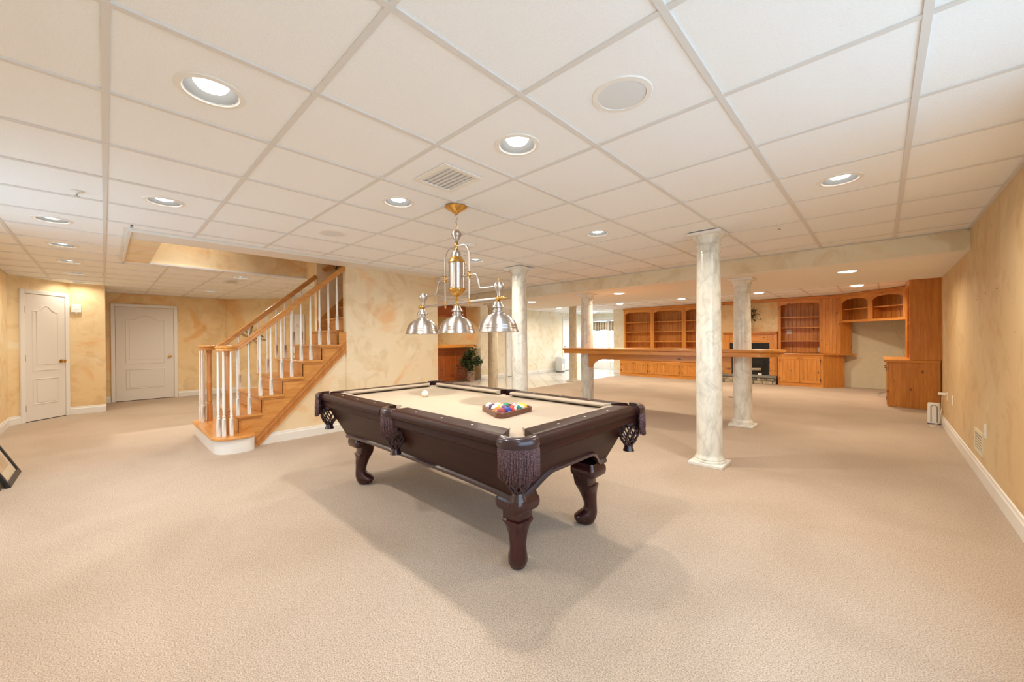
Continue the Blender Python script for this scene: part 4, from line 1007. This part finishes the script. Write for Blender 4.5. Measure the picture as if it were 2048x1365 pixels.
# fireplace
fp = thing('fireplace', 'pine mantel fireplace with black firebox and raised stone hearth', 'fireplace', (-2.61, 0, 0))
B(-.79, YU+.05, .23, .63, YW-.01, 2.21).build('chimney_breast', 'wall', fp)
B(-.70, YU-.16, 1.375, .63, YU+.05, 1.41).build('mantel_shelf', 'pine_x', fp, bevel=.006)
B(-.67, YU-.12, 1.345, .625, YU+.05, 1.375).build('mantel_moulding', 'pine_x', fp, bevel=.008)
for s_ in (-1, 1):
    c = s_*.535 if s_ > 0 else -.60
    B(c-.085, YU-.07, .23, c+.085, YU+.05, 1.345).build('pilaster', 'pine', fp)
    B(c-.055, YU-.082, .36, c+.055, YU-.07, 1.0).build('pilaster_panel', 'pine', fp, bevel=.004); B(c-.09, YU-.085, .23, c+.09, YU-.07, .32).build('plinth_block', 'pine', fp)
B(-.515, YU-.06, 1.10, .495, YU+.05, 1.345).build('frieze', 'pine_x', fp); B(-.42, YU-.072, 1.15, .40, YU-.06, 1.30).build('frieze_panel', 'pine_x', fp, bevel=.004)
fb = B(-.515, YU-.03, .23, .495, YU+.045, 1.10).build('firebox', 'black', fp)
for z in (.98, 1.01, 1.04, 1.07): B(-.45, YU-.042, z, .44, YU-.03, z+.012).build('louver', 'black', fb)
B(-.42, YU-.037, .30, .40, YU-.031, .92).build('fire_glass', plain('fire_glass', (.01, .009, .008), .08), fb)
MB().tube([(-.3, YU-.05, .36), (.25, YU-.05, .38)], .035, 8).build('log', 'stone_b', fb, True)
hs = B(-.80, YL-.10, .175, .635, YU-.02, .23).build('hearth_slab', 'slate', fp, bevel=.006)
hb = B(-.78, YL-.06, 0, .63, YU-.03, .175).build('hearth_core', 'mortar', fp)
rnd = random.Random(5)
for row, (za, zc) in enumerate(((.006, .085), (.093, .168))):
    x = -.78+.0*row
    while x < .60:
        w = min(rnd.uniform(.09, .24), .63-x)
        if w > .04: B(x+.006, YL-.06-rnd.uniform(.012, .028), za, x+w-.006, YL-.055, zc).build('hearth_stone', rnd.choice(('stone_a', 'stone_b', 'stone_c', 'stone_b')), hb, bevel=.008)
        x += w
tagc = B(-2.40+2.61, YL-.02, .232, -2.31+2.61, YL-.016, .285)
c = tagc.build('hearth_card', 'plastic'); c.location = (-2.61, 0, 0); tag(c, 'small white card standing on the hearth slab', 'card')
# plant in a vase on the mantel
def leafblob(mb, c, rx, ry, rz, n, size, rnd):
    for i in range(n):
        u, v_, w = rnd.gauss(0, .5), rnd.gauss(0, .5), rnd.gauss(0, .5)
        p = Vector((c[0]+u*rx, c[1]+v_*ry, c[2]+w*rz)); a = rnd.uniform(0, 2*PI); t = rnd.uniform(-.7, .7); s_ = size*rnd.uniform(.7, 1.25)
        d = Vector((math.cos(a)*math.cos(t), math.sin(a)*math.cos(t), math.sin(t))); sd = d.cross(Vector((0, 0, 1))).normalized()*s_*.33; nn = sd.cross(d).normalized()*s_*.08
        mb.add([p, p+d*s_*.5+sd-nn, p+d*s_, p+d*s_*.5-sd-nn, p+d*s_*.5+nn], [(0, 1, 4), (1, 2, 4), (2, 3, 4), (3, 0, 4)])
mp = thing('vase_plant', 'dark vase with a bushy dried plant on the mantel, beside the column', 'plant', (-2.64, YU-.07, 1.41))
MB().lathe([(.03, 0), (.055, .03), (.07, .08), (.05, .13), (.028, .16), (.034, .18), (.026, .18)], n=20).build('vase', 'iron', mp, True)
rnd = random.Random(11)
mb = MB()
for i in range(14):
    a = rnd.uniform(0, 2*PI); r = rnd.uniform(.05, .2); mb.tube([(0, 0, .16), (r*.4*math.cos(a), r*.4*math.sin(a), .35), (r*math.cos(a), -.04+r*.3*math.sin(a), .5+rnd.uniform(-.05, .15))], .003, 4)
q = mb.build('stems', 'iron', mp); q['kind'] = 'stuff'
mb = MB(); leafblob(mb, (.02, -.03, .50), .20, .06, .20, 260, .06, rnd); q = mb.build('foliage', 'leaf2', mp, True); q['kind'] = 'stuff'
# right bay
bookcase('pine bookcase bay right of the fireplace, above a two door cabinet', -1.97, -1.05, .845, 2.21, (1.15, 1.50, 1.77))
basecab('tall two door pine cabinet right of the fireplace', -1.95, -1.02, .80)
RH = math.sqrt(.5)
sidep = thing('side_cabinet', 'angled pine cabinet side beside the two door cabinet', 'cabinet', (0, 0, 0))
MB().prism([(-1.02, YL, 0), (-.635, 12.585, 0), (-.80, YW-.01, 0), (-1.02, YW-.01, 0)], (0, 0, .80)).build('body', 'pine', sidep)
wt = MB().prism([(-1.96, YL-.02, .80), (-1.0, YL-.02, .80), (-.40, 12.62, .80), (-.52, YW-.01, .80), (-1.96, YW-.01, .80)], (0, 0, .036)).build('worktop', 'pine_x', bevel=.006)
tag(wt, 'pine worktop over the two door cabinet with a pointed end', 'worktop')
pb = thing('beadboard_panel', 'tall vertical pine board panel between bookcase and corner cabinet', 'panel', (-1.05, YU, .838))
B(0, .012, 0, .335, YW-YU-.01, 1.372).build('carcass', 'pine', pb)
for k in range(5): B(k*.067+.002, 0, 0, (k+1)*.067-.002, .012, 1.372).build('plank', 'pine', pb)
# angled corner cabinet
A0 = Vector((-.715, YU-.01, 0)); CL = 1.57
cc = thing('corner_cabinet', 'wall hung pine corner cabinet with two arched openings', 'cabinet', A0, -PI/4)
zc0, zc1 = 1.60, 2.284
B(0, 0, zc0, CL, .30, zc0+.05).build('bottom_board', 'pine_x', cc, bevel=.004); B(0, .02, zc1-.02, CL, .30, zc1).build('top_panel', 'pine_x', cc)
for a in (0, CL/2-.055, CL-.07): B(a, 0, zc0+.05, a+(.07 if a == 0 else .11 if a < 1 else .07), .022, zc1).build('stile', 'pine', cc)
for a, c in ((.07, CL/2-.055), (CL/2+.055, CL-.07)):
    MB().prism([(x, 0, z) for x, z in archhead(a, c, zc1-.22, zc1-.13, zc1-.0)], (0, .022, 0)).build('arched_header', 'pine_x', cc)
    B(a-.02, .03, 1.90, c+.02, .28, 1.922).build('shelf', 'pine_x', cc)
B(0, .285, zc0+.05, CL, .30, zc1-.02).build('back_panel', 'pine_bead', cc)
for a in (0, CL/2-.01, CL-.02): B(a, .022, zc0+.05, a+.02, .285, zc1-.02).build('divider', 'pine', cc)
B(-.02, -.02, zc1-.05, CL, 0, zc1).build('crown', 'pine_x', cc, bevel=.005)
B(0, 0, .838, .02, .29, zc0).build('side_panel', 'pine', cc)
# right hand hutch against the right wall
hu = thing('hutch', 'tall pine hutch standing on a low cabinet against the right wall', 'hutch', (0, 0, 0))
B(.375, 9.67, .835, XR2-.01, 9.69, 2.283).build('end_panel', 'pine', hu)
for k in range(3): B(.375+k*.128, 9.658, .835, .375+k*.128+.1265, 9.67, 2.283).build('plank', 'pine', hu)
B(XR2-.03, 9.69, .835, XR2-.01, 11.2, 2.283).build('back_panel', 'pine', hu); B(.375, 11.18, .835, XR2-.03, 11.2, 2.283).build('end_panel', 'pine', hu)
B(.375, 9.69, 2.15, .395, 11.18, 2.283).build('header', 'pine_y', hu); B(.355, 9.63, 2.24, XR2-.01, 9.658, 2.283).build('crown', 'pine_x', hu)
for y in (9.69, 10.40, 11.12): B(.375, y, .835, .395, y+.06, 2.15).build('stile', 'pine', hu)
for z in (.86, 1.18, 1.50, 1.83): B(.395, 9.69, z-.01, XR2-.03, 11.18, z+.01).build('shelf', 'pine_y', hu)
lc = thing('base_cabinet', 'low pine cabinet under the hutch with a plain board side', 'cabinet', (0, 0, 0), 0, 'built in pine base cabinets')
B(.11, 9.67, 0, XR2-.01, 11.3, .79).build('body', 'pine', lc)
for k in range(4): B(.11+k*.157, 9.662, 0, .11+k*.157+.1555, 9.672, .79).build('plank', 'pine', lc)
B(.085, 9.66, .02, .108, 9.72, .785).build('stile', 'pine', lc)
for k in range(2):
    dr = B(.09, 9.73+k*.78, .06, .108, 9.73+k*.78+.75, .77).build('cabinet_door', 'pine', lc)
    MB().sphere((.07, 9.73+(.70 if k else .08), .69), .018, 12, 8).build('knob', 'hinge', dr, True)
    for z in (.14, .66): B(.078, 9.70+k*.02, z-.03, .09, 9.73, z+.03).build('hinge', 'black', dr)
tag(B(.05, 9.64, .79, XR2-.01, 11.32, .833).build('worktop', 'pine_x', bevel=.006), 'pine worktop between the hutch and its low cabinet', 'worktop')
cb = MB().tube([(.22, 12.0, 1.60), (.25, 12.1, 1.4), (.33, 12.3, 1.1), (.40, 12.5, .84), (.41, 12.6, .2), (.35, 12.6, .01), (.1, 12.2, .008), (-.05, 11.6, .008), (-.03, 11.2, .008), (.07, 11.15, .008)], .006, 6).build('cable', 'cord', None, True)
tag(cb, 'thin cable hanging below the corner cabinet', 'cable')

# ================================================================== LEFT PINE COUNTER
pc = thing('pine_counter', 'red toned pine bar counter with vertical boards in the far alcove', 'counter', (-9.45, 0, 0))
y0, y1 = 4.6, 7.95
B(-.35, y0, 1.02, .28, y1+.05, 1.11).build('counter_top', 'pine_y', pc, bevel=.01)
B(-.06, y0, 0, -.02, y1, 1.02).build('core', 'pine_red', pc)
k = y0
while k < y1-.02:
    B(-.02, k+.0015, .14, -.006, min(k+.088, y1), .90).build('plank', 'pine_red', pc); k += .09
B(-.02, y0, 0, .02, y1, .14).build('base_board', 'pine_red_y', pc); B(-.02, y0, .90, .012, y1, 1.02).build('top_rail', 'pine_red_y', pc)
B(-.02, y0, .97, .10, y1, 1.02).build('cove', 'pine_red_y', pc, bevel=.01)
vl = thing('pine_valance', 'red toned pine canopy hung above the alcove counter', 'canopy', (-9.45, 0, 0))
B(-.30, 4.6, 1.98, .06, 7.8, CEIL-.002).build('box', 'pine_red', vl)
k = 4.6
while k < 7.78:
    B(.06, k+.002, 2.0, .072, min(k+.118, 7.8), CEIL-.03).build('plank', 'pine_red', vl); k += .12
B(.05, 4.6, 1.93, .09, 7.82, 2.0).build('moulding', 'pine_red_y', vl, bevel=.008)
# leafy plant
pp = thing('potted_plant', 'bushy green plant in a woven pot beside the pine counter', 'plant', (-8.98, 7.62, -.004))
MB().lathe([(.11, 0), (.125, .05), (.14, .30), (.145, .32), (.13, .32), (.12, .28), (.001, .27)], n=24).build('pot', 'pot', pp, True)
rnd = random.Random(21); mb = MB()
for i in range(16):
    a = rnd.uniform(0, 2*PI); r = rnd.uniform(.05, .26); mb.tube([(0, 0, .28), (r*.3*math.cos(a), r*.3*math.sin(a), .55), (r*math.cos(a), r*math.sin(a), .7+rnd.uniform(-.05, .3))], .005, 4)
q = mb.build('stems', 'leaf', pp); q['kind'] = 'stuff'
mb = MB()
for cxx, cyy, czz, rad, n in ((0, 0, .62, .22, 240), (.05, .0, .88, .16, 150), (-.12, -.1, .60, .16, 120), (.1, .22, .60, .14, 110), (-.02, -.05, .42, .2, 110)): leafblob(mb, (cxx, cyy, czz), rad, rad, rad, n, .095, rnd)
q = mb.build('foliage', 'leaf', pp, True); q['kind'] = 'stuff'
# dehumidifier
dh = thing('dehumidifier', 'grey white dehumidifier on the tile by the far door', 'dehumidifier', (-8.86, 12.0, -.004), math.radians(100))
MB().loft([[(x, y, z) for x, y in rrect(.36*s_, .27*s_, .05)] for s_, z in ((.94, .03), (1, .05), (1, .52), (.97, .56), (.88, .58))]).build('body', plain('dehumidifier_grey', (.60, .60, .58), .5), dh, True)
B(-.13, -.139, .34, .13, -.133, .52).build('front_grille', 'grille', dh); 
for k in range(7): B(-.12, -.143, .355+k*.023, .12, -.138, .362+k*.023).build('grille_slat', 'grey', dh)
B(-.14, -.139, .07, .14, -.134, .30).build('bucket', 'plastic', dh, bevel=.004); B(.03, -.142, .12, .06, -.137, .27).build('water_window', 'grey', dh)
for x in (-.13, .13): B(x-.02, -.1, 0, x+.02, .1, .03).build('foot', 'black', dh)

# ================================================================== WALL FITTINGS
def outlet(label, loc, rotz, cat='outlet', n=2, w=.072, h=.115):
    e = thing('wall_outlet' if cat == 'outlet' else 'wall_switch', label, cat, loc, rotz, 'white wall plates')
    B(-w/2, -.006, -h/2, w/2, 0, h/2).build('plate', 'plastic', e, bevel=.003)
    for k in range(n): B(-.017, -.009, -.036+k*.044, .017, -.006, -.008+k*.044).build('socket', 'ring', e, bevel=.003)
RW = -PI/2
outlet('white double outlet on the right wall above the floor register', (XR, 5.06, .45), RW)
outlet('white plate on the right wall beyond the floor register, near the router', (XR, 7.06, .465), RW)
outlet('white outlet plate with a plug by the end of the right wall', (XR, 7.58, .46), RW)
outlet('white square plate at upper left inside the right bookcase bay', (-1.77, YW-.024, 1.40), 0, n=1, w=.12, h=.12); outlet('white plate low at the right inside the right bookcase bay', (-1.13, YW-.024, .93), 0)
outlet('white outlet on the far pale wall with a cord', (-9.1, 10.75, .42), PI/2)
pl = tag(B(XR-.085, 7.56, .475, XR-.010, 7.60, .505).build('plug_adapter', 'plastic', bevel=.006), 'white plug adapter sticking out of the wall by the router', 'adapter')
tag(MB().tube([(XR-.05, 7.58, .475), (XR-.05, 7.60, .3), (XR-.06, 7.85, .06), (XR-.09, 7.95, .008), (XR-.14, 7.90, .008), (XR-.12, 7.78, .008), (XR-.05, 7.80, .01)], .005, 6).build('power_cord', 'plastic', None, True), 'white power cord looping on the carpet behind the router', 'cord')
tag(MB().tube([(-9.09, 10.75, .40), (-9.04, 10.80, .3), (-9.05, 10.86, .12), (-9.0, 10.95, .004), (-8.98, 11.4, .004), (-8.95, 11.82, .02)], .006, 6).build('power_cord', 'cord', None, True), 'pale cord from the far wall outlet to the dehumidifier', 'cord')
rt = thing('router', 'upright white router with a dark outline on the carpet by the right wall', 'router', (XR-.085, 8.12, 0), math.radians(-4))
MB().loft([[(x, y, z) for x, y in rrect(.135*s_, .075*s_, .03)] for s_, z in ((.98, .0), (1.0, .02), (.94, .285), (.88, .30))]).build('body', 'plastic', rt, True)
MB().tube([(-.03, -.040, .03), (-.03, -.038, .255), (.0, -.037, .275), (.03, -.038, .255), (.03, -.040, .03)], .004, 6).build('outline', 'purple', rt, True)
MB().prism([(x, y, .0) for x, y in rrect(.137, .077, .03)], (0, 0, .014)).build('base', 'purple', rt)
rg = thing('wall_register', 'cream slotted air register low on the right wall', 'register', (XR, 5.35, .305), RW)
w, h = .38, .20
for a in (-1, 1):
    B(-w/2, -.009, a*(h/2-.03), w/2, 0, a*h/2).build('register_frame', 'wall_alcove', rg); B(a*(w/2-.03), -.009, -h/2+.03, a*w/2, 0, h/2-.03).build('register_frame', 'wall_alcove', rg)
B(-w/2+.03, -.003, -h/2+.03, w/2-.03, -.001, h/2-.03).build('backing', 'frame_wood', rg)
for k in range(5): B(-w/2+.03, -.007, -h/2+.04+k*.025, w/2-.03, -.003, -h/2+.052+k*.025).build('slat', 'wall_alcove', rg)
sr = thing('alarm_siren', 'small white alarm box high on the wall beside the left door', 'alarm', (-10.22, -.33, 1.78), PI/2)
B(-.06, -.045, 0, .06, 0, .14).build('body', 'plastic', sr, bevel=.008); MB().lathe([(.015, 0), (.018, .01), (.01, .02)], n=12).build('sensor', 'ring', sr, True, loc=(0, -.03, -.02))
B(-.03, -.049, .05, .03, -.045, .11).build('grille', 'ring', sr)
# wrought iron wall sprig
ap = dgx(-6.33); wa = thing('wall_art', 'dark wrought iron starburst hanging on the angled hall wall', 'wall art', (ap.x, ap.y, 1.38), YAW)
MB().sphere((0, -.05, 0), .055, 14, 10).build('center', 'iron', wa, True)
rnd = random.Random(4)
for k in range(9):
    a = 2*PI*k/9+.2; L = rnd.uniform(.25, .36); b2 = a+rnd.uniform(-.35, .35)
    p = [(0, -.05, 0), (L*.35*math.cos(a), -.06, L*.35*math.sin(a)), (L*.7*math.cos((a+b2)/2), -.05, L*.7*math.sin((a+b2)/2)), (L*math.cos(b2), -.03, L*math.sin(b2))]
    q = [(x+.03*math.cos(a+1.57)*t, y, z+.03*math.sin(a+1.57)*t) for (x, y, z), t in zip(p, (0, 1, 1, 0))]
    MB().tube(p, .006, 6).build('branch', 'iron', wa, True); MB().tube(q, .005, 6).build('branch', 'iron', wa, True)
tag(B(-2.32, 9.0, .0, -2.0, 9.09, .006).build('floor_register', 'frame_wood'), 'small dark floor register set in the far carpet', 'register')

# ================================================================== FRAMED PICTURES LEANING AT LEFT
def picture(name, label, x0, x1, yb, H, lean, fw_, m):
    e = thing(name, label, 'picture', (0, yb, 0), 0, 'framed pictures leaning on the left wall')
    e.rotation_euler = (lean, 0, 0)
    for a, c in ((x0, x0+fw_), (x1-fw_, x1)): B(a, -.03, 0, c, 0, H).build('frame', m, e, bevel=.006)
    for a, c in ((0, fw_), (H-fw_, H)): B(x0+fw_, -.03, a, x1-fw_, 0, c).build('frame', m, e, bevel=.006)
    B(x0+fw_, -.025, fw_, x1-fw_, -.014, H-fw_).build('mat_board', 'mat_board', e)
    B(x0+fw_+.09, -.014, fw_+.09, x1-fw_-.09, -.010, H-fw_-.09).build('print', 'print', e)
    return e
picture('framed_picture', 'large dark framed print leaning on the floor at the left edge', -6.06, -5.44, -.56, .95, math.radians(24), .045, 'black')
picture('framed_picture', 'brown framed print leaning behind the dark frame at the lower left edge', -5.42, -4.9, -.61, .8, math.radians(24), .04, 'frame_wood')
